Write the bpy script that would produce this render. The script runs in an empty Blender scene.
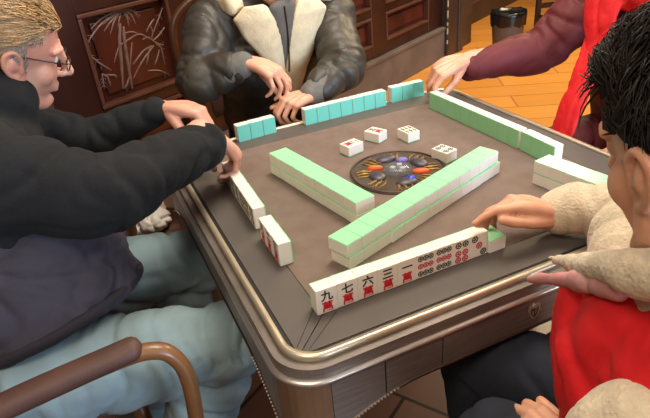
import bpy, bmesh, math, random
import numpy as np
from mathutils import Vector, Matrix, noise, Euler

random.seed(7)
np.random.seed(7)
SC = bpy.context.scene
COL = SC.collection
PI = math.pi
V = Vector

# ------------------------------------------------------------------ helpers
def lin(c):
    return c / 12.92 if c <= 0.04045 else ((c + 0.055) / 1.055) ** 2.4

def hexc(h):
    return tuple(lin(int(h[i:i + 2], 16) / 255) for i in (0, 2, 4)) + (1.0,)

def mat(name, hx, rough=0.6, metal=0.0, var=0.0, vscale=8.0, bump=0.0, bscale=60.0, stretch=(1, 1, 1),
        coat=0.0, sheen=0.0, spec=0.5, sub=0.0, hx2=None, detail=4.0):
    m = bpy.data.materials.new(name)
    m.use_nodes = True
    nt = m.node_tree
    b = nt.nodes['Principled BSDF']
    b.inputs['Base Color'].default_value = hexc(hx)
    b.inputs['Roughness'].default_value = rough
    b.inputs['Metallic'].default_value = metal
    b.inputs['Specular IOR Level'].default_value = spec
    b.inputs['Coat Weight'].default_value = coat
    b.inputs['Sheen Weight'].default_value = sheen
    if sub:
        b.inputs['Subsurface Weight'].default_value = sub
        b.inputs['Subsurface Radius'].default_value = (0.012, 0.005, 0.003)
        b.inputs['Subsurface Scale'].default_value = 0.6
    if var or bump:
        tc = nt.nodes.new('ShaderNodeTexCoord')
        mp = nt.nodes.new('ShaderNodeMapping')
        mp.inputs['Scale'].default_value = stretch
        nt.links.new(tc.outputs['Object'], mp.inputs['Vector'])
    if var:
        n = nt.nodes.new('ShaderNodeTexNoise')
        n.inputs['Scale'].default_value = vscale
        n.inputs['Detail'].default_value = detail
        nt.links.new(mp.outputs['Vector'], n.inputs['Vector'])
        r = nt.nodes.new('ShaderNodeValToRGB')
        c = hexc(hx)
        c2 = hexc(hx2) if hx2 else tuple(min(1, x * (1 + var)) for x in c[:3]) + (1,)
        c1 = c if hx2 else tuple(x * (1 - var) for x in c[:3]) + (1,)
        r.color_ramp.elements[0].color = c1
        r.color_ramp.elements[0].position = 0.35
        r.color_ramp.elements[1].color = c2
        r.color_ramp.elements[1].position = 0.65
        nt.links.new(n.outputs['Fac'], r.inputs['Fac'])
        nt.links.new(r.outputs['Color'], b.inputs['Base Color'])
    if bump:
        n2 = nt.nodes.new('ShaderNodeTexNoise')
        n2.inputs['Scale'].default_value = bscale
        n2.inputs['Detail'].default_value = 5
        nt.links.new(mp.outputs['Vector'], n2.inputs['Vector'])
        bp = nt.nodes.new('ShaderNodeBump')
        bp.inputs['Strength'].default_value = bump
        bp.inputs['Distance'].default_value = 0.01
        nt.links.new(n2.outputs['Fac'], bp.inputs['Height'])
        nt.links.new(bp.outputs['Normal'], b.inputs['Normal'])
    return m

def link(name, me, m=None, parent=None, smooth=False):
    o = bpy.data.objects.new(name, me)
    COL.objects.link(o)
    if m is not None:
        me.materials.clear()
        me.materials.append(m)
    if parent is not None:
        o.parent = parent
    if smooth:
        me.polygons.foreach_set('use_smooth', [True] * len(me.polygons))
    return o

def obj(name, bm, m=None, parent=None, smooth=False):
    me = bpy.data.meshes.new(name)
    bmesh.ops.recalc_face_normals(bm, faces=bm.faces)
    bm.to_mesh(me)
    bm.free()
    return link(name, me, m, parent, smooth)

def tag(o, label=None, cat=None, group=None, kind=None):
    if label: o['label'] = label
    if cat: o['category'] = cat
    if group: o['group'] = group
    if kind: o['kind'] = kind
    return o

def empty(name, loc=(0, 0, 0), rz=0.0):
    o = bpy.data.objects.new(name, None)
    COL.objects.link(o)
    o.location = loc
    o.rotation_euler = (0, 0, rz)
    return o

def box(bm, lo, hi, bev=0.0, seg=2, M=None):
    c = [(a + b) / 2 for a, b in zip(lo, hi)]
    s = [max(1e-5, b - a) for a, b in zip(lo, hi)]
    r = bmesh.ops.create_cube(bm, size=1.0, matrix=Matrix.Translation(c) @ Matrix.Diagonal((*s, 1)))
    vs = r['verts']
    if bev > 0:
        es = list({e for v in vs for e in v.link_edges})
        rr = bmesh.ops.bevel(bm, geom=es, offset=bev, segments=seg, profile=0.5, affect='EDGES')
        vs = list({v for f in rr['faces'] for v in f.verts} | {v for v in vs if v.is_valid})
    if M is not None:
        bmesh.ops.transform(bm, matrix=M, verts=vs)
    return vs

def catmull(P, sub):
    P = np.array(P, float)
    if len(P) < 3 or sub <= 1:
        if sub <= 1: return P
        t = np.linspace(0, 1, sub + 1)[:, None]
        return P[0] * (1 - t) + P[-1] * t
    Q = np.vstack([2 * P[0] - P[1], P, 2 * P[-1] - P[-2]])
    out = []
    for i in range(1, len(Q) - 2):
        p0, p1, p2, p3 = Q[i - 1], Q[i], Q[i + 1], Q[i + 2]
        for k in range(sub):
            t = k / sub
            out.append(0.5 * ((2 * p1) + (-p0 + p2) * t + (2 * p0 - 5 * p1 + 4 * p2 - p3) * t * t + (-p0 + 3 * p1 - 3 * p2 + p3) * t ** 3))
    out.append(Q[-2])
    return np.array(out)

def tube(bm, pts, r, n=12, ref=None, sub=4, cap=True, closed=False, ck=1.0):
    """pts: list of (x,y,z); r: number, list of numbers or list of (ra, rb); ra runs along ref."""
    k = len(pts)
    if not isinstance(r, (list, tuple)): r = [r] * k
    R = [(x if isinstance(x, (list, tuple)) else (x, x)) for x in r]
    A = np.array([list(p) + list(q) for p, q in zip(pts, R)], float)
    if closed:
        A = np.vstack([A[-1], A, A[0], A[1]])
        Q = catmull(A, sub)[sub:-sub - 1]
    else:
        Q = catmull(A, sub)
    P, RR = Q[:, :3], np.maximum(Q[:, 3:], 1e-4)
    m = len(P)
    T = np.roll(P, -1, 0) - np.roll(P, 1, 0) if closed else np.gradient(P, axis=0)
    T /= np.linalg.norm(T, axis=1)[:, None] + 1e-12
    frames = []
    prev = None
    for i in range(m):
        t = T[i]
        if ref is not None:
            a = np.array(ref, float)
        elif prev is not None:
            a = prev
        else:
            a = np.array((0, 0, 1.0)) if abs(t[2]) < 0.9 else np.array((1.0, 0, 0))
        a = a - t * np.dot(a, t)
        a /= np.linalg.norm(a) + 1e-12
        prev = a
        frames.append((a, np.cross(t, a)))
    rings = []
    def ring(c, a, b, ra, rb):
        return [bm.verts.new(c + a * ra * math.cos(2 * PI * j / n) + b * rb * math.sin(2 * PI * j / n)) for j in range(n)]
    if cap and not closed:
        a, b = frames[0]; rr = min(RR[0])
        for s in (0.98, 0.75, 0.4):
            q = math.sqrt(1 - s * s)
            rings.append(ring(P[0] - T[0] * rr * s * ck, a, b, RR[0][0] * q, RR[0][1] * q))
    for i in range(m):
        rings.append(ring(P[i], *frames[i], *RR[i]))
    if cap and not closed:
        a, b = frames[-1]; rr = min(RR[-1])
        for s in (0.4, 0.75, 0.98):
            q = math.sqrt(1 - s * s)
            rings.append(ring(P[-1] + T[-1] * rr * s * ck, a, b, RR[-1][0] * q, RR[-1][1] * q))
    for i in range(len(rings) - (0 if closed else 1)):
        A_, B_ = rings[i], rings[(i + 1) % len(rings)]
        for j in range(n):
            bm.faces.new((A_[j], A_[(j + 1) % n], B_[(j + 1) % n], B_[j]))
    if not closed:
        bm.faces.new(rings[0][::-1])
        bm.faces.new(rings[-1])

def ell(bm, c, r, M=None, u=20, v=14):
    X = Matrix.Translation(c) @ Matrix.Diagonal((*r, 1))
    if M is not None: X = M @ X
    bmesh.ops.create_uvsphere(bm, u_segments=u, v_segments=v, radius=1.0, matrix=X)

def cyl(bm, c, r, h, n=24, r2=None, M=None):
    X = Matrix.Translation((c[0], c[1], c[2] + h / 2))
    if M is not None: X = M @ X
    bmesh.ops.create_cone(bm, cap_ends=True, segments=n, radius1=r, radius2=r if r2 is None else r2, depth=h, matrix=X)

def prism(bm, outline, z0, z1, M=None):
    a = [bm.verts.new((x, y, z0)) for x, y in outline]
    b = [bm.verts.new((x, y, z1)) for x, y in outline]
    k = len(a)
    bm.faces.new(a[::-1]); bm.faces.new(b)
    for i in range(k):
        bm.faces.new((a[i], a[(i + 1) % k], b[(i + 1) % k], b[i]))
    if M is not None:
        bmesh.ops.transform(bm, matrix=M, verts=a + b)

def fuse(bm, voxel, smooth=3, factor=0.5):
    """Voxel-fuse overlapping closed shapes into one continuous surface."""
    me = bpy.data.meshes.new('tmp')
    bmesh.ops.recalc_face_normals(bm, faces=bm.faces)
    bm.to_mesh(me); bm.free()
    o = bpy.data.objects.new('tmp', me)
    COL.objects.link(o)
    md = o.modifiers.new('r', 'REMESH'); md.mode = 'VOXEL'; md.voxel_size = voxel; md.use_smooth_shade = True
    if smooth:
        s = o.modifiers.new('s', 'SMOOTH'); s.factor = factor; s.iterations = smooth
    dg = bpy.context.evaluated_depsgraph_get()
    out = bpy.data.meshes.new_from_object(o.evaluated_get(dg))
    bpy.data.objects.remove(o); bpy.data.meshes.remove(me)
    out.polygons.foreach_set('use_smooth', [True] * len(out.polygons))
    return out

def get_co(me):
    a = np.empty(len(me.vertices) * 3); me.vertices.foreach_get('co', a); return a.reshape(-1, 3)

def set_co(me, a):
    me.vertices.foreach_set('co', a.ravel()); me.update()

def get_no(me):
    a = np.empty(len(me.vertices) * 3); me.vertex_normals.foreach_get('vector', a); return a.reshape(-1, 3)

def folds(me, segs, amp=0.008, across=26.0, along=6.0, seed=0.0, fine=0.0):
    """Cloth creases running round each limb segment: (p0, p1, strength) list; nearest segment decides."""
    co, no = get_co(me), get_no(me)
    S = [(np.array(a, float), np.array(b, float), s) for a, b, s in segs]
    best = np.full(len(co), 1e9); idx = np.zeros(len(co), int)
    for i, (a, b, s) in enumerate(S):
        d = b - a; t = np.clip(((co - a) @ d) / (d @ d), 0, 1)
        dist = np.linalg.norm(co - (a + t[:, None] * d), axis=1)
        m = dist < best; best[m] = dist[m]; idx[m] = i
    disp = np.zeros(len(co))
    for i in range(len(co)):
        a, b, s = S[idx[i]]
        ax = (b - a) / np.linalg.norm(b - a)
        p = co[i]; l = float(p @ ax); q = p - ax * l
        w = noise.noise(V(p * 5.0) + V((seed, 3, 1))) * 0.09
        c = V((q[0] * along, q[1] * along, q[2] * along)) + V(ax) * ((l + w) * across) + V((seed, seed * 2, 0))
        v = 1 - abs(noise.noise(c)) * 2.6
        c2 = c * 2.1 + V((7.3, seed, 2.2))
        v2 = 1 - abs(noise.noise(c2)) * 2.6
        disp[i] = s * (0.25 - max(0, v) ** 2 - 0.3 * max(0, v2) ** 2)
        if fine:
            disp[i] += fine / amp * noise.noise(V(p * 22) + V((seed, 0, 5)))
    set_co(me, co + no * (disp * amp)[:, None])

def push(me, pts):
    """Local dents / swells: (centre, radius, vector)."""
    co = get_co(me)
    for c, r, v in pts:
        d2 = ((co - np.array(c)) ** 2).sum(1)
        co = co + np.exp(-d2 / (r * r))[:, None] * np.array(v)[None, :]
    set_co(me, co)

def rotz(a): return Matrix.Rotation(a, 4, 'Z')

# ------------------------------------------------------------------ materials
M = {}
M['wall_wood'] = mat('dark_red_wood', '2f1611', 0.35, var=0.35, vscale=5, stretch=(1, 1, 0.25), bump=0.05, bscale=30)
M['panel_wood'] = mat('red_panel_wood', '431b15', 0.33, var=0.35, vscale=5, stretch=(1.2, 1, 0.3), bump=0.04, bscale=30)
M['mould'] = mat('moulding_wood', '55342a', 0.35, var=0.2, vscale=9)
M['carve'] = mat('carved_wood_edges', '77605a', 0.35, var=0.2, vscale=30)
M['skirt'] = mat('grey_brown_skirting', '605650', 0.5, var=0.15, vscale=7, bump=0.05)
M['pillar'] = mat('dark_pillar_wood', '3a2c26', 0.4, var=0.25, vscale=6, stretch=(1, 1, .3))
M['chip'] = mat('chipped_paint', 'b9ad9c', 0.7)
M['plaster'] = mat('warm_plaster', '7d6a55', 0.9, var=0.05)
M['ceil'] = mat('ceiling_paint', 'd8cfc0', 0.9)
M['fabric_table'] = mat('brown_table_cloth', '6f5e55', 0.9, var=0.07, vscale=25, bump=0.06, bscale=500, hx2='77665c')
M['border'] = mat('grey_table_border', '59534e', 0.55, spec=0.3, var=0.06, vscale=14, bump=0.03, bscale=300)
M['black'] = mat('black_rubber', '151311', 0.6)
M['gold'] = mat('pale_gold_metal', 'd6cab0', 0.38, metal=0.75, var=0.08, vscale=12)
M['silver'] = mat('silver_trim', 'cfc9c0', 0.35, metal=0.8)
M['bronze'] = mat('brushed_bronze', '7b7169', 0.42, metal=0.45, var=0.16, vscale=6, stretch=(2, 2, 40), bump=0.03, bscale=40)
M['bronze_leg'] = mat('golden_bronze_leg', '846b53', 0.4, metal=0.5, var=0.2, vscale=5, stretch=(3, 3, .6))
M['bronze_dark'] = mat('dark_bronze', '4a3c33', 0.4, metal=0.7, var=0.1)
M['ivory'] = mat('ivory_tile', 'efe9dc', 0.3, spec=0.5)
M['mint'] = mat('mint_green_tile_back', '98e2ad', 0.3)
M['green'] = mat('right_lit_tile_back', '96d8a2', 0.3)  # mint back again, tinted for the light on the right row
M['teal'] = mat('far_lit_tile_back', '72ccba', 0.3)  # same mint back, bluish light on the far row painted in as teal
M['ink_black'] = mat('black_ink', '17161c', 0.5)
M['ink_red'] = mat('red_ink', 'd01f2e', 0.5)
M['ink_pink'] = mat('crimson_ink', 'c2264e', 0.5)
M['ink_grey'] = mat('dark_green_grey_ink', '3d4643', 0.5)
M['ink_gold'] = mat('olive_gold_ink', '7d6a1e', 0.5)
M['ink_green'] = mat('green_ink', '23402a', 0.5)
M['skin'] = mat('skin', 'dba88a', 0.5, var=0.10, vscale=14, sub=0.15, bump=0.04, bscale=120, hx2='d09377')
M['skin_pale'] = mat('skin_pale', 'd9a48c', 0.5, var=0.10, vscale=12, sub=0.15, bump=0.04, bscale=120, hx2='cf8f78')
M['hair_blond'] = mat('sandy_grey_hair', 'b98f5c', 0.5, var=0.35, vscale=22, hx2='a08460')
M['hair_grey'] = mat('grey_side_hair', '8f8175', 0.55, var=0.2, vscale=25)
M['hair_black'] = mat('black_brown_hair', '211a16', 0.65, var=0.3, vscale=20, spec=0.3)
M['fleece_black'] = mat('black_fleece', '0d0f12', 0.95, var=0.2, vscale=40, bump=0.15, bscale=220)
M['sweater'] = mat('purple_grey_cloth', '37333d', 0.9, var=0.15, vscale=14, bump=0.1, bscale=200)
M['hem'] = mat('dark_hem_cloth', '26232b', 0.9)
M['jeans'] = mat('light_blue_denim', '7d9297', 0.9, var=0.14, vscale=7, bump=0.12, bscale=350)
M['navy'] = mat('navy_trousers', '1c222e', 0.9, var=0.15, vscale=8, bump=0.08, bscale=200)
M['black_cloth'] = mat('black_trousers', '141416', 0.9)
M['leather'] = mat('dark_olive_leather', '38332b', 0.5, var=0.25, vscale=10, bump=0.12, bscale=140)
M['shearling'] = mat('cream_shearling', 'ecd9b2', 0.95, var=0.08, vscale=35, bump=0.25, bscale=170, sheen=0.2)
M['grey_knit'] = mat('grey_knit', '6b6760', 0.9, var=0.12, vscale=30, bump=0.1, bscale=200)
M['maroon'] = mat('maroon_padded_nylon', '5e1a20', 0.7, var=0.15, vscale=9, bump=0.05, bscale=80)
M['red'] = mat('bright_red_cloth', 'd8141c', 0.75, var=0.08, vscale=10, bump=0.08, bscale=160)
M['fleece_cream'] = mat('cream_fleece', 'd3c3a8', 0.95, var=0.10, vscale=60, bump=0.4, bscale=190, sheen=0.2)
M['pink_lining'] = mat('pink_white_lining', 'd8a8a2', 0.85, var=0.15, vscale=14, hx2='c48484', bump=0.1)
M['chair_wood'] = mat('orange_brown_bentwood', '75502f', 0.38, var=0.2, vscale=8, stretch=(1, 1, 1), coat=0.2)
M['chair_dark'] = mat('dark_brown_bentwood', '4a2c1a', 0.35, var=0.2, vscale=8)
M['pad'] = mat('brown_leather_pad', '4a3028', 0.6, var=0.15, vscale=15, bump=0.1, bscale=160)
M['bin'] = mat('grey_brown_bin', '5a4d44', 0.5)
M['bag_black'] = mat('black_plastic_bag', '101012', 0.25)
M['bag_white'] = mat('white_plastic_bag', 'd9d4cb', 0.4)
M['shoe'] = mat('dark_shoe', '1b1715', 0.5)
M['glass_frame'] = mat('dark_glasses_frame', '2b2422', 0.35, metal=0.4)
M['eye_white'] = mat('eye_white', 'd9d2ca', 0.3)
M['iris'] = mat('grey_iris', '3c3a38', 0.3)
M['orange'] = mat('orange_button', 'e8591c', 0.35)
M['blue'] = mat('blue_button', '1c3fd8', 0.3)
M['violet'] = mat('violet_button', '6f68b8', 0.35)
M['pad_grey'] = mat('purple_grey_pad', '3c3844', 0.4)
M['dial_gold'] = mat('gold_filigree', '9b7a3c', 0.4, metal=0.6)
M['dial'] = mat('smoky_brown_dial', '4b433c', 0.25, var=0.2, vscale=40)
M['dice'] = mat('white_dice', 'c9ccd2', 0.35)
def glass(name, hx, alpha, rough=0.05):
    m = bpy.data.materials.new(name); m.use_nodes = True
    nt = m.node_tree; b = nt.nodes['Principled BSDF']
    b.inputs['Base Color'].default_value = hexc(hx)
    b.inputs['Roughness'].default_value = rough
    b.inputs['Alpha'].default_value = alpha
    return m
M['lens'] = glass('clear_lens', 'e8eef0', 0.10)
M['dome'] = glass('smoked_dome', '8a8f96', 0.28)

def floor_mat(name='orange_wood_tile', ca='de9a48', cb='d28e3f', cm='8f6230', bw=.9, rh=.22, ms=.004, ang=28):
    m = bpy.data.materials.new(name); m.use_nodes = True
    nt = m.node_tree; b = nt.nodes['Principled BSDF']
    tc = nt.nodes.new('ShaderNodeTexCoord'); mp = nt.nodes.new('ShaderNodeMapping')
    mp.inputs['Rotation'].default_value = (0, 0, math.radians(ang))
    nt.links.new(tc.outputs['Object'], mp.inputs['Vector'])
    br = nt.nodes.new('ShaderNodeTexBrick')
    br.inputs['Scale'].default_value = 1.0
    br.inputs['Brick Width'].default_value = bw
    br.inputs['Row Height'].default_value = rh
    br.inputs['Mortar Size'].default_value = ms
    br.inputs['Color1'].default_value = hexc(ca)
    br.inputs['Color2'].default_value = hexc(cb)
    br.inputs['Mortar'].default_value = hexc(cm)
    nt.links.new(mp.outputs['Vector'], br.inputs['Vector'])
    mp2 = nt.nodes.new('ShaderNodeMapping'); mp2.inputs['Scale'].default_value = (1.5, 12, 1)
    nt.links.new(mp.outputs['Vector'], mp2.inputs['Vector'])
    n = nt.nodes.new('ShaderNodeTexNoise'); n.inputs['Scale'].default_value = 3; n.inputs['Detail'].default_value = 5
    nt.links.new(mp2.outputs['Vector'], n.inputs['Vector'])
    mx = nt.nodes.new('ShaderNodeMix'); mx.data_type = 'RGBA'; mx.blend_type = 'MULTIPLY'
    mx.inputs['Factor'].default_value = 0.22
    nt.links.new(br.outputs['Color'], mx.inputs['A']); nt.links.new(n.outputs['Color'], mx.inputs['B'])
    nt.links.new(mx.outputs['Result'], b.inputs['Base Color'])
    b.inputs['Roughness'].default_value = 0.3
    return m
M['floor'] = floor_mat()
M['floor_shade'] = floor_mat('shaded_floor_tile', '7a5440', '6d4a38', '2c1e17', .42, .42, .006, 58)  # floor colour with the shade around the table put in as brown

# ------------------------------------------------------------------ room
def struct(name, bm, m, parent=None, smooth=False):
    o = obj(name, bm, m, parent, smooth)
    if parent is None: o['kind'] = 'structure'
    return o

bm = bmesh.new(); box(bm, (-3.4, -3.7, -0.1), (6.2, 6.6, 0.0)); fl = struct('floor', bm, M['floor'])
bm = bmesh.new(); box(bm, (-2.2, -2.6, 0.0), (0.85, 0.95, 0.001)); struct('floor_shaded', bm, M['floor_shade'])  # same floor near the table, its shade painted as a darker slab
bm = bmesh.new(); box(bm, (-3.4, -3.7, 2.9), (6.2, 6.6, 3.0)); struct('ceiling', bm, M['ceil'])
bm = bmesh.new(); box(bm, (-3.4, -3.7, 0), (-3.25, 0.2, 2.9)); struct('wall_left', bm, M['plaster'])
bm = bmesh.new(); box(bm, (5.95, -3.7, 0), (6.1, 5.4, 2.9)); struct('wall_right', bm, M['wall_wood'])
bm = bmesh.new()
for lo, hi in (((-3.4, -3.7, 0), (0.2, -3.55, 2.9)), ((2.6, -3.7, 0), (6.1, -3.55, 2.9)), ((0.2, -3.7, 0), (2.6, -3.55, 0.9)), ((0.2, -3.7, 2.3), (2.6, -3.55, 2.9))):
    box(bm, lo, hi)
struct('wall_near', bm, M['plaster'])

WA = math.radians(28)
WP = (2.338, 3.077, 0.0)
wall = None
def wall_obj(name, bm, m, parent=None, smooth=False):
    o = obj(name, bm, m, parent, smooth)
    if parent is None:
        o.location = WP; o.rotation_euler = (0, 0, WA); o['kind'] = 'structure'
    return o
# local wall frame: x along the wall, -y into the room
cols = [(-5.1, -4.55), (-4.35, -3.5), (-3.295, -2.835), (-2.66, -1.98), (-1.80, -1.165), (-0.985, -0.345)]
rows = [(0.35, 0.55), (0.605, 1.005), (1.10, 2.05), (2.15, 2.7)]
bm = bmesh.new()
box(bm, (-6.5, 0.045, 0), (-0.12, 0.2, 2.9))
xs = [-6.5] + [x for c in cols for x in c] + [-0.12]
for i in range(0, len(xs), 2):
    box(bm, (xs[i], -0.005, 0.26), (xs[i + 1], 0.05, 2.9), 0.004, 1)
zs = [0.26] + [z for r in rows for z in r] + [2.9]
for i in range(0, len(zs), 2):
    for c in cols:
        box(bm, (c[0] - .003, 0.0, zs[i]), (c[1] + .003, 0.05, zs[i + 1]), 0.004, 1)
wall = wall_obj('wall_back', bm, M['wall_wood'])
for c in cols:
    for r in rows:
        bm = bmesh.new()
        box(bm, (c[0], 0.028, r[0]), (c[1], 0.046, r[1]))
        box(bm, (c[0] + .06, 0.016, r[0] + .045), (c[1] - .06, 0.03, r[1] - .045), 0.008, 2)
        p = wall_obj('wall_panel', bm, M['panel_wood'], wall)
        bm = bmesh.new()
        w = 0.018
        for lo, hi in (((c[0], -.012, r[0]), (c[1], .03, r[0] + w)), ((c[0], -.012, r[1] - w), (c[1], .03, r[1])),
                       ((c[0], -.012, r[0] + w), (c[0] + w, .03, r[1] - w)), ((c[1] - w, -.012, r[0] + w), (c[1], .03, r[1] - w))):
            box(bm, lo, hi, 0.005, 2)
        wall_obj('panel_moulding', bm, M['mould'], p)
CARVE_A = [[(-3.064, 0.981), (-3.119, 0.978), (-3.177, 0.964), (-3.232, 0.937)], [(-3.099, 0.974), (-3.177, 0.947), (-3.236, 0.911), (-3.271, 0.88)], [(-3.063, 0.983), (-3.027, 0.973), (-2.984, 0.937)], [(-3.064, 0.981), (-3.028, 0.951), (-3.017, 0.912)], [(-3.07, 0.977), (-3.052, 0.947), (-3.052, 0.91)], [(-3.077, 0.974), (-3.128, 0.949), (-3.177, 0.915)], [(-3.077, 0.974), (-3.118, 0.943), (-3.151, 0.896)], [(-3.072, 0.973), (-3.091, 0.946), (-3.107, 0.913)], [(-3.065, 0.976), (-3.013, 0.962), (-2.994, 0.93)], [(-3.064, 0.981), (-3.053, 0.961), (-3.036, 0.925)], [(-3.089, 0.972), (-3.142, 0.957), (-3.172, 0.941)], [(-3.093, 0.924), (-3.119, 0.852), (-3.137, 0.762), (-3.16, 0.66)], [(-3.081, 0.907), (-3.096, 0.832), (-3.105, 0.753), (-3.114, 0.646)], [(-3.099, 0.921), (-3.091, 0.891)], [(-2.958, 0.827), (-3.008, 0.863), (-3.069, 0.854), (-3.126, 0.835), (-3.168, 0.78)], [(-2.955, 0.797), (-3.006, 0.79), (-3.056, 0.76), (-3.078, 0.746)], [(-2.949, 0.796), (-3.001, 0.765), (-3.05, 0.729), (-3.094, 0.687)], [(-2.857, 0.944), (-2.894, 0.9), (-2.94, 0.847)], [(-2.916, 0.909), (-2.947, 0.887), (-2.972, 0.864)], [(-2.867, 0.862), (-2.907, 0.835), (-2.948, 0.82)], [(-2.947, 0.825), (-2.973, 0.84), (-2.998, 0.837)], [(-2.935, 0.802), (-2.911, 0.776), (-2.91, 0.7)], [(-2.925, 0.77), (-2.944, 0.74), (-2.966, 0.715)], [(-2.966, 0.8), (-2.99, 0.762), (-3.009, 0.727)], [(-2.948, 0.82), (-2.92, 0.798), (-2.892, 0.787)], [(-2.941, 0.886), (-2.938, 0.856), (-2.953, 0.826)], [(-3.094, 0.883), (-3.049, 0.882), (-3.008, 0.863)], [(-3.057, 0.837), (-3.076, 0.794), (-3.103, 0.724)], [(-3.295, 0.861), (-3.271, 0.833), (-3.233, 0.788), (-3.193, 0.751)], [(-3.241, 0.748), (-3.22, 0.728), (-3.216, 0.689)], [(-3.241, 0.748), (-3.245, 0.717), (-3.25, 0.685)], [(-3.222, 0.738), (-3.185, 0.726), (-3.175, 0.713)], [(-3.008, 0.613), (-2.94, 0.603), (-2.87, 0.591)], [(-3.116, 0.698), (-3.133, 0.673), (-3.152, 0.657)], [(-3.009, 0.697), (-2.951, 0.681), (-2.896, 0.644)]]

CARVE_B = [[(-1.582, 0.738), (-1.542, 0.698), (-1.557, 0.668)], [(-1.491, 0.728), (-1.53, 0.702), (-1.521, 0.674)], [(-1.445, 0.719), (-1.483, 0.7), (-1.498, 0.676)], [(-1.625, 0.753), (-1.586, 0.713), (-1.568, 0.677)], [(-1.537, 0.736), (-1.546, 0.699), (-1.536, 0.671)]]

def carving(strokes, rad):
    bm = bmesh.new()
    for i, s in enumerate(strokes):
        big = i in (11, 12)
        r = rad * (2.0 if big else 1.0)
        tube(bm, [(x, 0.016, z) for x, z in s], [r * .7] + [r] * (len(s) - 2) + [r * .45], n=6, sub=4)
        if not big and len(s) > 2:          # leaflets along each frond
            Q = catmull([(x, z) for x, z in s], 4)
            for k in range(2, len(Q) - 1, 2):
                d = Q[k] - Q[k - 1]; d /= np.linalg.norm(d) + 1e-9
                for sg in (-1, 1):
                    e = Q[k] + (d * .6 + np.array((-d[1], d[0])) * sg * .8) * .022
                    tube(bm, [(Q[k][0], .017, Q[k][1]), (e[0], .019, e[1] - .004)], [rad * .6, rad * .25], n=5, sub=1)
    return bm
wall_obj('palm_carving', carving(CARVE_A, 0.0042), M['carve'], wall, True)
wall_obj('palm_carving', carving(CARVE_B, 0.0042), M['carve'], wall, True)
for (a, b) in ((-2.66, -1.98), (-1.80, -1.165)):
    S = [[(a + (x + 3.295) / .46 * (b - a), z) for x, z in s] for s in CARVE_A]
    if a < -2: wall_obj('palm_carving', carving(S, 0.0042), M['carve'], wall, True)
bm = bmesh.new()
box(bm, (-6.5, -0.035, 0), (-0.12, 0.05, 0.235)); box(bm, (-6.5, -0.045, 0.235), (-0.12, 0.05, 0.262), 0.006, 2)
wall_obj('baseboard_back', bm, M['skirt'])
# pillar at the end of the panelling
bm = bmesh.new()
box(bm, (-0.12, -0.06, 0), (0.16, 0.45, 2.9), 0.006, 2); box(bm, (0.16, -0.03, 0), (0.42, 0.45, 2.9), 0.006, 2)
box(bm, (0.07, -0.072, 0), (0.16, -0.05, 2.9), 0.004, 1)
pil = wall_obj('wall_pillar', bm, M['pillar'])
bm = bmesh.new()
for z, h in ((.12, .03), (.2, .05), (.27, .025), (.33, .06), (.42, .05), (.52, .03)):
    box(bm, (-0.1235, -0.0625, z), (-0.113, -0.055, z + h))
wall_obj('chipped_edge', bm, M['chip'], pil)
bm = bmesh.new()
box(bm, (0.42, 0.33, 0), (4.6, 0.5, 2.9))
for x in (0.42, 1.3, 2.2, 3.1, 4.0): box(bm, (x, 0.29, 0.24), (x + .12, 0.34, 2.9), 0.004, 1)
box(bm, (0.42, 0.29, 0.24), (4.6, 0.34, .3), .004, 1); box(bm, (0.42, 0.29, 0.62), (4.6, 0.34, .7), .004, 1)
w2 = wall_obj('wall_recess', bm, M['wall_wood'])
bm = bmesh.new(); box(bm, (0.42, 0.27, 0), (4.6, 0.34, 0.2)); wall_obj('baseboard_recess', bm, M['pillar'])
bm = bmesh.new(); box(bm, (0.42, 0.262, 0.2), (4.6, 0.345, 0.222), 0.005, 2); wall_obj('trim_1', bm, M['mould'])

# ------------------------------------------------------------------ mahjong table
ZT = 0.76
def sq_ring(bm, a_out, a_in, rc, z0, z1, n=8):
    """Square ring with rounded corners between two half sizes, from z0 to z1."""
    def loop(a, r, z):
        pts = []
        for k, (sx, sy) in enumerate(((1, 1), (-1, 1), (-1, -1), (1, -1))):
            cx, cy = sx * (a - r), sy * (a - r)
            for i in range(n + 1):
                t = PI / 2 * (k + i / n)
                pts.append(bm.verts.new((cx + r * math.cos(t), cy + r * math.sin(t), z)))
        return pts
    d = a_out - a_in
    L = [loop(a_out, rc, z0), loop(a_out, rc, z1), loop(a_in, max(.004, rc - d), z1), loop(a_in, max(.004, rc - d), z0)]
    k = len(L[0])
    for q in range(4):
        A, B = L[q], L[(q + 1) % 4]
        for i in range(k):
            bm.faces.new((A[i], A[(i + 1) % k], B[(i + 1) % k], B[i]))

table = empty('mahjong_table', (0, 0, 0))
tag(table, 'square automatic mahjong table with brown cloth top and gold metal rim', 'table')
bm = bmesh.new(); box(bm, (-0.372, -0.372, ZT - .02), (0.372, 0.372, ZT)); obj('playing_cloth', bm, M['fabric_table'], table)
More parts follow.
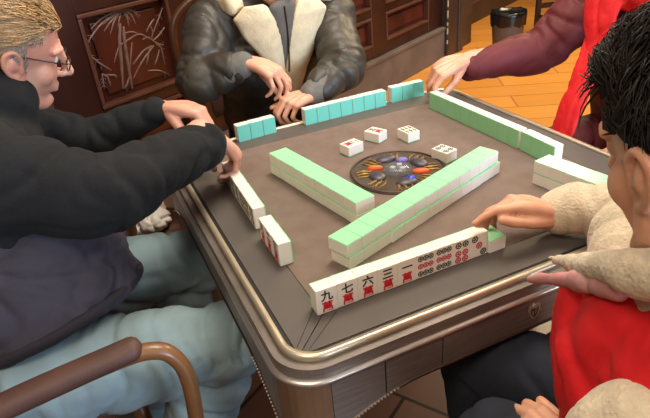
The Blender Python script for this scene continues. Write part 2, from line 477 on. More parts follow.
# four border boards mitred at the corners
for k in range(4):
    bm = bmesh.new()
    a, b = 0.3735, 0.445
    g = 0.0012
    o_ = [(-b + g, -b), (b - g, -b), (a - g, -a), (-a + g, -a)]
    z_o, z_i = ZT + 0.003, ZT
    lo = [bm.verts.new((x, y, ZT - .03)) for x, y in o_]
    hi = [bm.verts.new((x, y, z_o if i < 2 else z_i)) for i, (x, y) in enumerate(o_)]
    bm.faces.new(hi); bm.faces.new(lo[::-1])
    for i in range(4): bm.faces.new((lo[i], lo[(i + 1) % 4], hi[(i + 1) % 4], hi[i]))
    # shallow double groove close to the mitre
    bo = obj('border_board', bm, M['border'], table); bo.rotation_euler = (0, 0, k * PI / 2)
    for off in (0.012,):
        for sg in (-1, 1):
            bm = bmesh.new()
            p0 = V((sg * (a - off - .012), -a - .004, ZT + .0006)); p1 = V((sg * (b - off - .006), -b + .004, ZT + .0030))
            tube(bm, [p0, p1], .0005, n=6, sub=1)
            obj('mitre_groove', bm, M['black'], bo)
bm = bmesh.new(); sq_ring(bm, 0.4530, 0.4435, 0.05, ZT - .03, ZT + .001); obj('black_channel', bm, M['black'], table, False)
bm = bmesh.new(); sq_ring(bm, 0.4640, 0.4530, 0.06, ZT - .01, ZT + .005, 10)
bmesh.ops.bevel(bm, geom=[e for e in bm.edges if len(e.link_faces) == 2 and e.calc_face_angle(0) > 1.0], offset=.003, segments=2, affect='EDGES')
obj('gold_rim', bm, M['gold'], table, True)
bm = bmesh.new(); sq_ring(bm, 0.4790, 0.4600, 0.07, ZT - .035, ZT - .006, 10); obj('upper_apron', bm, M['bronze'], table)
bm = bmesh.new(); sq_ring(bm, 0.4868, 0.4700, 0.075, ZT - .034, ZT - .027, 10)
bmesh.ops.bevel(bm, geom=[e for e in bm.edges if e.calc_face_angle(0) > 1.0], offset=.002, segments=2, affect='EDGES')
obj('silver_trim', bm, M['silver'], table, True)
# apron panels: each side has panels parted by seams; deep at the corners, shallow in the middle
def apron_bottom(x):
    t = max(0, (abs(x) - 0.26) / 0.22)
    return ZT - 0.098 - 0.085 * min(1, t) ** 1.6
segs = [(-0.4135, -0.321), (-0.3185, -0.213), (-0.2105, 0.2105), (0.213, 0.3185), (0.321, 0.4135)]
for k in range(4):
    for a, b in segs:
        bm = bmesh.new()
        n = 8
        f, bk = [], []
        for i in range(n + 1):
            x = a + (b - a) * i / n
            f.append((bm.verts.new((x, -0.4845, ZT - .034)), bm.verts.new((x, -0.4845, apron_bottom(x)))))
            bk.append((bm.verts.new((x, -0.455, ZT - .034)), bm.verts.new((x, -0.455, apron_bottom(x)))))
        for i in range(n):
            bm.faces.new((f[i][0], f[i][1], f[i + 1][1], f[i + 1][0]))
            bm.faces.new((bk[i][1], bk[i][0], bk[i + 1][0], bk[i + 1][1]))
            bm.faces.new((f[i][1], bk[i][1], bk[i + 1][1], f[i + 1][1]))
            bm.faces.new((f[i][0], f[i + 1][0], bk[i + 1][0], bk[i][0]))
        for e in (0, n): bm.faces.new((f[e][0], f[e][1], bk[e][1], bk[e][0]))
        p = obj('apron_panel', bm, M['bronze'], table); p.rotation_euler = (0, 0, k * PI / 2)
    # beaded lower edge strip
    bm = bmesh.new()
    tube(bm, [(x, -0.4845, apron_bottom(x) - .001) for x in np.linspace(-.428, .428, 41)], .0032, n=6, sub=1)
    p = obj('lower_edge_strip', bm, M['bronze_dark'], table); p.rotation_euler = (0, 0, k * PI / 2)
    bm = bmesh.new()
    for x in np.linspace(-.428, -.30, 22):
        ell(bm, (x, -0.487, apron_bottom(x)), (.0022, .0022, .0022), u=8, v=6)
        ell(bm, (-x, -0.487, apron_bottom(x)), (.0022, .0022, .0022), u=8, v=6)
    p = obj('bead_edging', bm, M['silver'], table); p.rotation_euler = (0, 0, k * PI / 2)
# corner blocks and legs
for k in range(4):
    bm = bmesh.new()
    def sec(z, s, c0=0.4845, r=0.07):
        pts = []
        for i in range(9):
            t = PI + PI / 2 * i / 8
            pts.append((-c0 + r + r * math.cos(t), -c0 + r + r * math.sin(t)))
        pts += [(-c0 + r + s, -c0), (-c0 + r + s, -c0 + .035), (-c0 + .035, -c0 + r + s), (-c0, -c0 + r + s)]
        return [bm.verts.new((x, y, z)) for x, y in pts]
    prof = [(ZT - .034, 0, 0.4845), (ZT - .17, 0, .4845), (ZT - .24, -.008, .478), (0.36, -.02, .468), (0.12, -.02, .464), (0.03, -.01, .474), (0, -.008, .478)]
    R = [sec(z, s, c) for z, s, c in prof]
    for A, B in zip(R, R[1:]):
        for i in range(len(A)): bm.faces.new((A[i], A[(i + 1) % len(A)], B[(i + 1) % len(A)], B[i]))
    bm.faces.new(R[0]); bm.faces.new(R[-1][::-1])
    p = obj('leg', bm, M['bronze_leg'], table); p.rotation_euler = (0, 0, k * PI / 2)
bm = bmesh.new(); box(bm, (-.45, -.45, ZT - .10), (.45, .45, ZT - .035)); obj('machine_housing', bm, M['bronze_dark'], table)
bm = bmesh.new(); box(bm, (-.30, -.30, ZT - .26), (.30, .30, ZT - .10), .02, 2); obj('motor_box', bm, M['black'], table)
# silver shield emblem on the near apron
bm = bmesh.new()
sh = [(-.011, .015), (-.004, .013), (0, .017), (.004, .013), (.011, .015), (.012, .002), (.008, -.010), (0, -.018), (-.008, -.010), (-.012, .002)]
E_ = Matrix.Translation((-.022, -0.4845, ZT - .062)) @ Matrix.Rotation(PI / 2, 4, 'X')
prism(bm, sh, 0, .003, E_)
em = obj('emblem', bm, M['silver'], table)
bm = bmesh.new()
for p in ([(-.006, .010), (-.007, 0), (0, -.012)], [(.006, .010), (.007, 0), (0, -.012)], [(-.005, .004), (0, .007), (.005, .004)], [(0, .007), (0, -.006)]):
    tube(bm, [(x, y, .0034) for x, y in p], .0009, n=6, sub=3)
bmesh.ops.transform(bm, matrix=E_, verts=bm.verts)
obj('emblem_lines', bm, M['bronze_dark'], em)

# central dice dial
dial = None
bm = bmesh.new(); cyl(bm, (0.005, 0.012, ZT), 0.117, .003, 64); dial = obj('dice_dial', bm, M['dial'], table)
dial.location = (0, 0, 0)
DC = (0.005, 0.012)
bm = bmesh.new()
tube(bm, [(DC[0] + .112 * math.cos(t), DC[1] + .112 * math.sin(t), ZT + .003) for t in np.linspace(0, 2 * PI, 49)[:-1]], .0028, n=8, sub=1, closed=True)
obj('dial_ring', bm, M['bronze_dark'], dial, True)
rng = random.Random(3)
for k in range(8):
    bm = bmesh.new()                         # gold filigree scrolls between the pads
    t0 = PI / 8 + k * PI / 4
    for q in range(5):
        t = t0 + (q - 2) * .085
        r0 = .062 + .004 * (q % 2); r1 = .100
        pts = [(DC[0] + r * math.cos(t + dt), DC[1] + r * math.sin(t + dt), ZT + .0042) for r, dt in ((r0, 0), ((r0 + r1) / 2, .07 * (-1) ** q), (r1, .02))]
        tube(bm, pts, [.0012, .0022, .0008], n=5, sub=3)
    obj('gold_filigree', bm, M['dial_gold'], dial, True)
def pad(x, y, rx, ry, rot, m, name, h=.006):
    bm = bmesh.new()
    ell(bm, (0, 0, 0), (rx, ry, h), Matrix.Translation((x, y, ZT + .004)) @ rotz(rot), 20, 10)
    return obj(name, bm, m, dial, True)
for (x, y, rx, ry) in ((0.012, 0.083, .028, .018), (0.070, 0.020, .028, .019), (-0.052, 0.012, .026, .020), (-0.010, -0.052, .026, .018)):
    pad(x, y, rx, ry, math.atan2(y - DC[1], x - DC[0]) + PI / 2, M['pad_grey'], 'direction_pad', .008)
pad(-0.035, 0.053, .020, .009, -.5, M['orange'], 'orange_button', .008)
pad(0.047, -0.024, .021, .010, -.5, M['orange'], 'orange_button', .008)
pad(0.005, -0.046, .0125, .0125, 0, M['blue'], 'blue_button', .010)
pad(0.042, 0.055, .016, .011, -.5, M['violet'], 'violet_button', .008)
bm = bmesh.new(); ell(bm, (DC[0], DC[1], ZT + .004), (.036, .036, .016), None, 28, 14); dm = obj('dice_dome', bm, M['dome'], dial, True)
for x, y, r in ((-.012, .004, .4), (.010, .010, 1.1), (0.006, -.012, .2)):
    bm = bmesh.new(); box(bm, (-.006, -.006, 0), (.006, .006, .012), .0015, 2, Matrix.Translation((DC[0] + x, DC[1] + y, ZT + .0035)) @ rotz(r))
    obj('die', bm, M['dice'], dm)

# ------------------------------------------------------------------ mahjong tiles
TW, TH, TD = 0.03815, 0.0496, 0.0272
def tile_meshes():
    bm = bmesh.new(); box(bm, (-TW / 2, -TH / 2, TD * .07), (TW / 2, TH / 2, TD), .0014, 2)
    a = bpy.data.meshes.new('tile_body'); bm.to_mesh(a); bm.free(); a.materials.append(M['ivory'])
    out = {'body': a}
    for c in ('mint', 'green', 'teal'):
        bm = bmesh.new(); box(bm, (-TW / 2, -TH / 2, 0), (TW / 2, TH / 2, TD * .085), .0010, 1)
        b = bpy.data.meshes.new('tile_back'); bm.to_mesh(b); bm.free(); b.materials.append(M[c])
        out[c] = b
    for m in out.values(): m.polygons.foreach_set('use_smooth', [False] * len(m.polygons))
    return out
TM = tile_meshes()
ORD = ['first', 'second', 'third', 'fourth', 'fifth', 'sixth', 'seventh', 'eighth', 'ninth', 'tenth', 'eleventh', 'twelfth', 'thirteenth', 'fourteenth']

def glyph(ch, size, cx, cy, bold=0.0):
    c = bpy.data.curves.new('glyph', 'FONT'); c.body = ch; c.size = size; c.extrude = 0.0003; c.offset = bold
    o = bpy.data.objects.new('glyph', c); COL.objects.link(o)
    me = bpy.data.meshes.new_from_object(o.evaluated_get(bpy.context.evaluated_depsgraph_get()))
    bpy.data.objects.remove(o); bpy.data.curves.remove(c)
    co = get_co(me)
    mid = (co.max(0) + co.min(0)) / 2
    co[:, 0] += cx - mid[0]; co[:, 1] += cy - mid[1]; co[:, 2] += TD + .0002 - mid[2]
    set_co(me, co)
    return me
FACE = {}
def face_parts(kind):
    """List of (mesh, material, name) printed on a tile face, x right, y up."""
    if kind in FACE: return FACE[kind]
    L = []
    def discs(spots, r, m, name):
        bm = bmesh.new()
        for x, y in spots:
            cyl(bm, (x, y, TD), r, .0004, 20)
        me = bpy.data.meshes.new(name); bm.to_mesh(me); bm.free(); L.append((me, m, name))
        bm = bmesh.new()
        for x, y in spots:
            for j in range(5):
                t = j * 2 * PI / 5
                cyl(bm, (x + r * .52 * math.cos(t), y + r * .52 * math.sin(t), TD + .0004), r * .17, .0002, 8)
        me = bpy.data.meshes.new('dot_pattern'); bm.to_mesh(me); bm.free(); L.append((me, M['ivory'], 'dot_pattern'))
    if kind[1] == 'm':
        L.append((glyph('一二三四五六七八九'[int(kind[0]) - 1], .022, 0, .0105, .0004), M['ink_black'], 'numeral'))
        L.append((glyph('萬', .0215, 0, -.0115, .0005), M['ink_red'], 'suit_character'))
    elif kind == '9p':
        discs([(x, .0155) for x in (-.0105, 0, .0105)], .0056, M['ink_grey'], 'grey_dots')
        discs([(x, 0) for x in (-.0105, 0, .0105)], .0056, M['ink_pink'], 'red_dots')
        discs([(x, -.0155) for x in (-.0105, 0, .0105)], .0056, M['ink_grey'], 'grey_dots')
    elif kind == '6p':
        discs([(x, .0150) for x in (-.0075, .0075)], .0066, M['ink_grey'], 'grey_dots')
        discs([(x, y) for x in (-.0075, .0075) for y in (-.0025, -.0160)], .0066, M['ink_pink'], 'red_dots')
    elif kind == '4p':
        discs([(x, y) for x in (-.008, .008) for y in (.0125, -.0125)], .0072, M['ink_grey'], 'grey_dots')
    elif kind == '3p':
        discs([(-.010, .0155)], .0070, M['ink_grey'], 'grey_dot'); discs([(0, 0)], .0070, M['ink_pink'], 'red_dot'); discs([(.010, -.0155)], .0070, M['ink_grey'], 'grey_dot')
    elif kind[1] == 's':
        n = int(kind[0]); bm = bmesh.new(); bm2 = bmesh.new()
        cols_ = 3 if n in (9, 6) else 2
        rws = {9: 3, 6: 2, 4: 2, 2: 1, 5: 2, 8: 3}.get(n, 2)
        for i in range(cols_):
            for j in range(rws):
                x = (i - (cols_ - 1) / 2) * .0115; y = (j - (rws - 1) / 2) * (.042 / rws)
                h = .034 / rws
                b_ = bm if (i + j) % 2 else bm2
                box(b_, (x - .0024, y - h / 2, TD), (x + .0024, y + h / 2, TD + .0004))
                box(b_, (x - .0034, y - .0012, TD), (x + .0034, y + .0012, TD + .0005))
        for b_, m, nm in ((bm, M['ink_green'], 'green_bamboo'), (bm2, M['ink_gold'], 'gold_bamboo')):
            me = bpy.data.meshes.new(nm); b_.to_mesh(me); b_.free(); L.append((me, m, nm))
    elif kind == 'zz':       # red middle character
        L.append((glyph('中', .034, 0, 0, .0006), M['ink_red'], 'character'))
    FACE[kind] = L
    return L

def tile(mtx, label, group, back='mint', face=None):
    o = link('mahjong_tile', TM['body'])
    o.matrix_world = mtx
    tag(o, label, 'mahjong tile', group)
    b = link('tile_back', TM[back]); b.parent = o
    if back: b['label'] = {'mint': 'mint green back', 'green': 'back tinted leaf green by light', 'teal': 'back tinted teal by light'}[back]
    if face:
        for me, m, nm in face_parts(face):
            if not me.materials: me.materials.append(m)
            k = link(nm, me); k.parent = o
    return o
# pose matrices: the tile's local +z is its face
def standing(x, y, ang, z=ZT):
    """Standing on its short edge, face looking along direction ang (radians); (x, y) is the foot's centre."""
    fx, fy = math.cos(ang), math.sin(ang)
    zc = V((fx, fy, 0)); yc = V((0, 0, 1)); xc = yc.cross(zc)
    R = Matrix((xc, yc, zc)).transposed().to_4x4()
    return Matrix.Translation(V((x, y, z + TH / 2 + .0003)) - zc * TD / 2) @ R
def lying(x, y, rot, z=ZT, up=False):
    """Flat; rot is the direction of the tile's width; face down unless up."""
    R = rotz(rot) if up else rotz(rot) @ Matrix.Rotation(PI, 4, 'X')
    zz = z + .0003 + (0 if up else TD)
    return Matrix.Translation((x, y, zz)) @ R

# near player's own row, faces towards the camera
NF = ['9m', '7m', '6m', '3m', '1m', '9p', '9p', '6p', '3p']
NL = ['nine of characters tile with black numeral and red character, leftmost of the near row', 'seven of characters tile, second from the left in the near standing row',
      'six of characters tile, third from the left in the near standing row', 'three of characters tile, fourth from the left in the near standing row',
      'one of characters tile with single black stroke, centre of the near row', 'nine of dots tile beside the one of characters tile',
      'nine of dots tile beside the six of dots tile in near row', 'six of dots tile with two grey and four red dots', 'three of dots tile with diagonal dots at near row right end']
W = 0.0382
for i in range(9):
    tile(standing(-0.3815 + W * (i + .5), -0.373 + TD / 2 + random.uniform(-.0006, .0006), -PI / 2 + random.uniform(-.012, .012)), NL[i], 'near player standing tiles', 'mint', NF[i])
tile(lying(-0.0165, -0.372 + TH / 2 - .004, 0.02), 'face-down mint tile under the fingers at the near row end', 'near player standing tiles', 'mint')

# left player's row, faces towards the left man
for i in range(7):
    y = -0.054 + W * (i + .5)
    x = -0.381 + (.009 * (y + .054) / .26)
    tile(standing(x + TD / 2, y, PI - .033 + random.uniform(-.01, .01)), ORD[6 - i] + ' bamboo tile from the far end of the left man\'s row', 'left player standing tiles', 'mint', ['8s', '6s', '9s', '8s', '4s', '9s', '6s'][i])
for i in range(3):
    y = -0.2085 + W * (i + .5)
    tile(standing(-0.384 + TD / 2 + .02 * (y + .208) * .6, y, PI - .03), ['nearest', 'middle', 'farthest'][i] + ' red character tile in the left man\'s short block of three', 'left player standing tiles', 'mint', ['3m', '2m', '8m'][i])

# far player's row, light-tinted teal backs towards the camera
def far_row(x0, x1, y0, y1, n, what):
    for i in range(n):
        t = (i + .5) / n
        ang = math.atan2(y1 - y0, x1 - x0)
        x = x0 + (x1 - x0) * t; y = y0 + (y1 - y0) * t
        lab = 'standing teal-lit tile, ' + ORD[i] + ' from the left in the far row\'s ' + what
        if n == 1: lab = 'standing teal-lit tile in ' + what
        tile(standing(x - math.sin(ang) * TD / 2, y + math.cos(ang) * TD / 2, PI / 2 + ang), lab, 'far player standing tiles', 'teal')
far_row(-0.268, -0.150, 0.424, 0.431, 3, 'short left block')
far_row(-0.060, 0.216, 0.4265, 0.4275, 7, 'long middle block')
far_row(0.240, 0.358, 0.437, 0.433, 3, 'right block by the hand')

# right player's row, light-tinted green backs towards the camera
def right_row(y0, y1, x0, x1, n, what, k0=0):
    for i in range(n):
        t = (i + .5) / n
        y = y0 + (y1 - y0) * t; x = x0 + (x1 - x0) * t
        tile(standing(x + TD / 2, y, 0.0), 'standing green-lit tile, ' + ORD[i] + ' from the far end of the right row\'s ' + what, 'right player standing tiles', 'green')
right_row(0.334, -0.0485, 0.309, 0.315, 10, 'long block')
right_row(-0.0545, -0.1695, 0.317, 0.313, 3, 'near block')

# face-down walls, two layers deep
def wall_stack(x0, y0, ang, n, what, grp, lower_shift=0.0, step=W, skip_up=()):
    d = V((math.cos(ang), math.sin(ang), 0)); nrm = V((-d.y, d.x, 0))
    for lay in (0, 1):
        for i in range(n):
            jit = random.uniform(-.0007, .0007)
            sh = lower_shift if lay == 0 else 0
            p = V((x0, y0, 0)) + d * (step * (i + .5) + sh) + nrm * (TH / 2 + jit - (.0035 if lay == 0 and lower_shift and i > 2 else 0))
            tile(lying(p.x, p.y, ang + random.uniform(-.008, .008), ZT + lay * (TD + .0004)),
                 ('upper' if lay else 'lower') + ' face-down tile, ' + ORD[i] + ' ' + what, grp, 'mint')
wall_stack(-0.2582, 0.1854, -1.3906, 9, 'from the far end of the left centre wall', 'left centre tile wall', step=.0388)
wall_stack(-0.2801, -0.2872, 0.3343, 13, 'from the left end of the diagonal wall', 'diagonal tile wall', lower_shift=.004, step=.0384)
wall_stack(0.2186, -0.2070, -1.4192, 4, 'from the far end of the short right wall', 'short right tile wall', step=.0380)

# discards, face up around the dial
R_ = math.radians
tile(lying(-0.034, 0.179, R_(22.5 - 90 - 10), up=True), 'face-up discard with red and dark marks, leftmost of the loose tiles', 'loose discarded tiles', 'mint', '2m')
tile(lying(0.058, 0.215, R_(24), up=True), 'face-up red character discard behind the dial, second of the loose tiles', 'loose discarded tiles', 'mint', '5m')
tile(lying(0.132, 0.167, R_(4), up=True), 'face-up gold bamboo discard behind the dial\'s right side', 'loose discarded tiles', 'mint', '6s')
tile(lying(0.136, 0.009, R_(15), up=True), 'face-up four of dots discard at the diagonal wall\'s far end', 'loose discarded tiles', 'mint', '4p')

# ------------------------------------------------------------------ people
def npv(*a): return np.array(a, float)
def unit(v): v = np.array(v, float); return v / (np.linalg.norm(v) + 1e-12)

def head_matrix(pos, yaw, pitch=0.0, roll=0.0, s=1.0):
    """Local +x faces forward, +y is the person's left; pitch > 0 looks down."""
    return Matrix.Translation(pos) @ rotz(yaw) @ Matrix.Rotation(pitch, 4, 'Y') @ Matrix.Rotation(roll, 4, 'X') @ Matrix.Scale(s, 4)

def add_head(bm, HM, neck_to, jaw=1.0):
    T = lambda *p: HM @ V(p)
    ell(bm, (-.012, 0, .030), (.097, .076, .088), HM, 28, 18)
    ell(bm, (.030, 0, -.030), (.058, .058, .080), HM, 24, 16)
    sc = HM.to_scale().x
    def tb(pts, r, n=10, sub=3, ref=None):
        tube(bm, [T(*p) for p in pts], [q * sc if not isinstance(q, tuple) else (q[0] * sc, q[1] * sc) for q in r], n=n, sub=sub, ref=ref)
    for s in (-1, 1):
        tb([(.000, .056 * s, -.020), (.006, .055 * s, -.062), (.040, .036 * s, -.094), (.066, .010 * s, -.104)], [.022, .021 * jaw, .018 * jaw, .017])
        ell(bm, (.052, .036 * s, -.028), (.028, .024, .030), HM, 14, 10)
        ell(bm, (.070, .033 * s, .010), (.012, .0165, .010), HM, 14, 10)
        # ear: rim, lobe, bowl
        tb([(.010, .074 * s, -.018), (.006, .080 * s, .012), (-.010, .086 * s, .026), (-.026, .088 * s, .014), (-.024, .086 * s, -.008), (-.010, .080 * s, -.026), (.002, .075 * s, -.032)],
           [.0055, .0055, .0055, .006, .0055, .006, .006], n=8, sub=3)
        tb([(-.004, .070 * s, .000), (-.012, .078 * s, .002)], [(.013, .022), (.012, .021)], n=10, sub=1, ref=HM.to_3x3() @ V((1, 0, 0)))
        tb([(.084, .010 * s, .030), (.084, .034 * s, .032), (.070, .050 * s, .026)], [.0085, .0085, .007])
        ell(bm, (.096, .0105 * s, -.030), (.012, .0085, .0085), HM, 10, 8)
        tb([(.091, .003 * s, -.0575), (.086, .014 * s, -.0595), (.076, .025 * s, -.060)], [.0062, .0056, .004], n=8)
        tb([(.090, .003 * s, -.0690), (.085, .013 * s, -.0675), (.076, .023 * s, -.063)], [.0072, .0066, .004], n=8)
    ell(bm, (.060, 0, -.050), (.030, .040, .036), HM, 16, 12)
    ell(bm, (.074, 0, -.098), (.016, .020, .015), HM, 14, 10)
    tb([(.086, 0, .026), (.098, 0, .002), (.112, 0, -.024)], [.009, .0095, .0125])
    a = T(-.022, 0, -.050); b = V(neck_to)
    m = (a + b) / 2 + (HM.to_3x3() @ V((-.006, 0, 0)))
    tube(bm, [a, m, b], [.054, .054, .062], n=16, sub=4)

def face_dents(HM):
    L = []
    R3 = HM.to_3x3()
    for s in (-1, 1):
        L.append((HM @ V((.088, .033 * s, .008)), .012, R3 @ V((-.008, 0, 0))))
    L.append((HM @ V((.096, 0, -.0635)), .006, R3 @ V((-.004, 0, 0))))
    return L

def add_eyes(HM, parent):
    for s in (-1, 1):
        bm = bmesh.new(); ell(bm, (.070, .032 * s, .007), (.0125, .0125, .0118), HM, 16, 12)
        e = obj('eye', bm, M['eye_white'], parent, True)
        bm = bmesh.new(); ell(bm, (.0805, .0325 * s, .0055), (.003, .0055, .0055), HM, 12, 10)
        obj('iris', bm, M['iris'], e, True)

def add_hand(bm, wrist, f, n, right, curls, thumb, s=1.0, spread=1.0, fore=None):
    """f: wrist to knuckles, n: out of the back of the hand. curls: 4 x (mcp, pip, dip) degrees, index first.
    thumb: three directions in (f, thumb-side, n) components."""
    f = unit(f); n = unit(np.array(n) - f * np.dot(n, f))
    t = np.cross(n, f) if right else np.cross(f, n)
    w = np.array(wrist, float)
    P = lambda a, b, c: w + s * (f * a + t * b + n * c)
    kn = [(.088, .0285, 0.0), (.093, .0095, .004), (.088, -.0105, .002), (.079, -.0290, -.004)]
    ln = [(.044, .026, .020), (.048, .030, .021), (.044, .028, .020), (.035, .021, .018)]
    rd = [(.0098, .0084, .0074, .0062), (.0100, .0086, .0075, .0064), (.0096, .0082, .0072, .0061), (.0086, .0073, .0064, .0055)]
    for i in range(4):
        a, b, c = kn[i]
        tube(bm, [P(.0, b * .55, 0), P(.045, b * .85, .003), P(a, b, c - .002)], [.0155 * s, .0150 * s, .0120 * s], n=10, sub=3)
        p = P(a, b, c - .002); th = 0.0
        pts, rr = [p], [rd[i][0] * 1.08 * s]
        sp = (1.5 - i) * .07 * spread
        for j in range(3):
            th += math.radians(curls[i][j])
            d = f * math.cos(th) - n * math.sin(th)
            d = unit(d + t * sp * max(0.0, math.cos(th)))
            q = pts[-1] + d * ln[i][j] * s
            pts.append(q); rr.append(rd[i][j + 1] * s)
        # keep straight phalanges with knuckle swells
        full, fr = [], []
        for j in range(3):
            full += [pts[j], pts[j] * .5 + pts[j + 1] * .5]
            fr += [rr[j] * 1.05, (rr[j] + rr[j + 1]) / 2 * .95]
        full.append(pts[3]); fr.append(rr[3])
        tube(bm, full, fr, n=10, sub=2)
    # palm body, heel and thumb mount
    tube(bm, [P(-.005, 0, -.002), P(.04, 0, -.004), P(.078, 0, -.004)], [(.026 * s, .016 * s), (.034 * s, .016 * s), (.036 * s, .011 * s)], n=14, sub=3, ref=t)
    base = P(.018, .020, -.010)
    pts = [base]; tl = (.044, .034, .027)
    for d, l in zip(thumb, tl):
        v = unit(f * d[0] + t * d[1] + n * d[2]); pts.append(pts[-1] + v * l * s)
    tube(bm, [pts[0], pts[1], pts[1] * .5 + pts[2] * .5, pts[2], pts[3]], [.0165 * s, .0125 * s, .0105 * s, .0108 * s, .0085 * s], n=10, sub=3)
    ref = t
    if fore is not None:
        fore = np.array(fore, float)
        tube(bm, [P(.012, 0, -.003), P(-.03, 0, -.002), w + (fore - w) * .35, fore], [(.029 * s, .0175 * s), (.026 * s, .0195 * s), (.032 * s, .028 * s), (.038 * s, .038 * s)], n=16, sub=4, ref=ref)

def relax_head(me, HM, it=14):
    """Blend the features of the face into one another; ears and nose tip keep their edge."""
    co = get_co(me)
    inv = np.array(HM.inverted())
    L = co @ inv[:3, :3].T + inv[:3, 3]
    w = np.clip((0.17 - np.linalg.norm(L - npv(.02, 0, -.01), axis=1)) / .04, 0, 1)
    w *= np.clip((.070 - np.abs(L[:, 1])) / .006, 0, 1)
    w *= 1 - .8 * np.exp(-((L - npv(.110, 0, -.025)) ** 2).sum(1) / .018 ** 2)
    w *= 1 - .6 * np.exp(-((L - npv(.088, 0, -.064)) ** 2).sum(1) / .018 ** 2)
    ed = np.empty(len(me.edges) * 2, int); me.edges.foreach_get('vertices', ed); ed = ed.reshape(-1, 2)
    n = len(co)
    deg = np.bincount(ed.ravel(), minlength=n)[:, None]
    for _ in range(it):
        acc = np.zeros_like(co)
        for k in range(3):
            acc[:, k] = np.bincount(ed[:, 0], co[ed[:, 1], k], n) + np.bincount(ed[:, 1], co[ed[:, 0], k], n)
        co = co + (acc / deg - co) * (.6 * w)[:, None]
    set_co(me, co)

def skin_body(name, bm, parent, m, dents=(), voxel=0.0026, HM=None):
    me = fuse(bm, voxel, 4, 0.5)
    if HM is not None: relax_head(me, HM)
    if dents: push(me, dents)
    return link(name, me, m, parent)

def cloth(name, bm, parent, m, voxel=0.0065, smooth=5, segs=None, amp=.008, across=26, along=6, seed=0, fine=0.0, label=None):
    me = fuse(bm, voxel, smooth, 0.5)
    if segs: folds(me, segs, amp, across, along, seed, fine)
    o = link(name, me, m, parent)
    if label: o['label'] = label
    return o

def core(bm, pelvis, chest, neck, shoulders, elbows, knees, ankles, hips, lat):
    """Slim body inside the clothes, one piece with head and hands."""
    tube(bm, [pelvis, (np.array(pelvis) + np.array(chest)) / 2, chest, neck], [(.13, .09), (.11, .085), (.13, .085), (.055, .055)], n=18, sub=4, ref=lat)
    for s, e in zip(shoulders, elbows):
        c = np.array(chest) * .35 + np.array(neck) * .65
        tube(bm, [c, s, e], [.05, .046, .036], n=12, sub=4)
    for h, k, a in zip(hips, knees, ankles):
        tube(bm, [pelvis, h, k], [.07, .075, .05], n=12, sub=4)
        tube(bm, [k, a], [.05, .035], n=12, sub=4)

def shoe(ankle, yaw, parent, m):
    bm = bmesh.new()
    X = Matrix.Translation((ankle[0], ankle[1], 0)) @ rotz(yaw)
    T = lambda *p: X @ V(p)
    tube(bm, [T(-.05, 0, .045), T(.04, 0, .05), T(.13, 0, .036), T(.19, 0, .030)], [(.036, .040), (.042, .046), (.046, .034), (.036, .026)], n=14, sub=4, ref=X.to_3x3() @ V((0, 1, 0)))
    tube(bm, [T(-.02, 0, .05), T(-.015, 0, .11)], [.042, .042], n=14, sub=2)
    me = fuse(bm, .006, 3)
    co = get_co(me); co[:, 2] = np.maximum(co[:, 2], 0.002); set_co(me, co)
    link('shoe', me, m, parent)

def trousers(parent, m, pelvis, hips, knees, ankles, rh, rk, ra, seed, lat, label=None, amp=.010):
    bm = bmesh.new()
    tube(bm, [hips[0], pelvis, hips[1]], [(.09, .115)] * 3, n=16, sub=4, ref=(0, 0, 1))
    seg = []
    for h, k, a in zip(hips, knees, ankles):
        h, k, a = map(np.array, (h, k, a))
        tube(bm, [h, h * .5 + k * .5, k], [rh, (rh + rk) / 2 * 1.02, rk], n=18, sub=5)
        tube(bm, [k, k * .5 + a * .5 , a], [rk, rk * .85, ra], n=18, sub=5)
        seg += [(h, k, .7), (k, a, 1.0)]
    return cloth('trousers', bm, parent, m, .007, 5, seg, amp, 13, 3.5, seed, .002, label)

def hair_cap(bm, HM, region, grow=1.0, th=.004, bump=0.0, seed=0):
    """Undercoat of hair: thick shell over the scalp where region(p) holds."""
    c = npv(-.012, 0, .030); r = npv(.097, .076, .088) * grow
    nu, nv = 64, 40
    G = {}
    rgn = {}
    for i in range(nu):
        for j in range(1, nv):
            th_, ph = 2 * PI * i / nu, PI * j / nv
            d = npv(math.sin(ph) * math.cos(th_), math.sin(ph) * math.sin(th_), math.cos(ph))
            p = c + r * d
            ok = region(p)
            rgn[i, j] = ok
            k = 1 + ((th(p) if callable(th) else th) + bump * noise.noise(V(p * 28) + V((seed, 0, 0)))) / .085
            G[i, j] = (p, c + (p - c) * k)
    vid = {}
    def gv(i, j, o):
        key = (i % nu, j, o)
        if key not in vid: vid[key] = bm.verts.new(HM @ V(G[i % nu, j][o]))
        return vid[key]
    top_o = bm.verts.new(HM @ V(c + npv(0, 0, r[2] + (th(c + npv(0, 0, r[2])) if callable(th) else th))))
    for i in range(nu):
        if rgn[i, 1]: bm.faces.new((top_o, gv(i, 1, 1), gv(i + 1, 1, 1)))
        for j in range(1, nv - 1):
            if all(rgn[a % nu, b] for a, b in ((i, j), (i + 1, j), (i, j + 1), (i + 1, j + 1))):
                bm.faces.new((gv(i, j, 1), gv(i, j + 1, 1), gv(i + 1, j + 1, 1), gv(i + 1, j, 1)))
                bm.faces.new((gv(i, j, 0), gv(i + 1, j, 0), gv(i + 1, j + 1, 0), gv(i, j + 1, 0)))

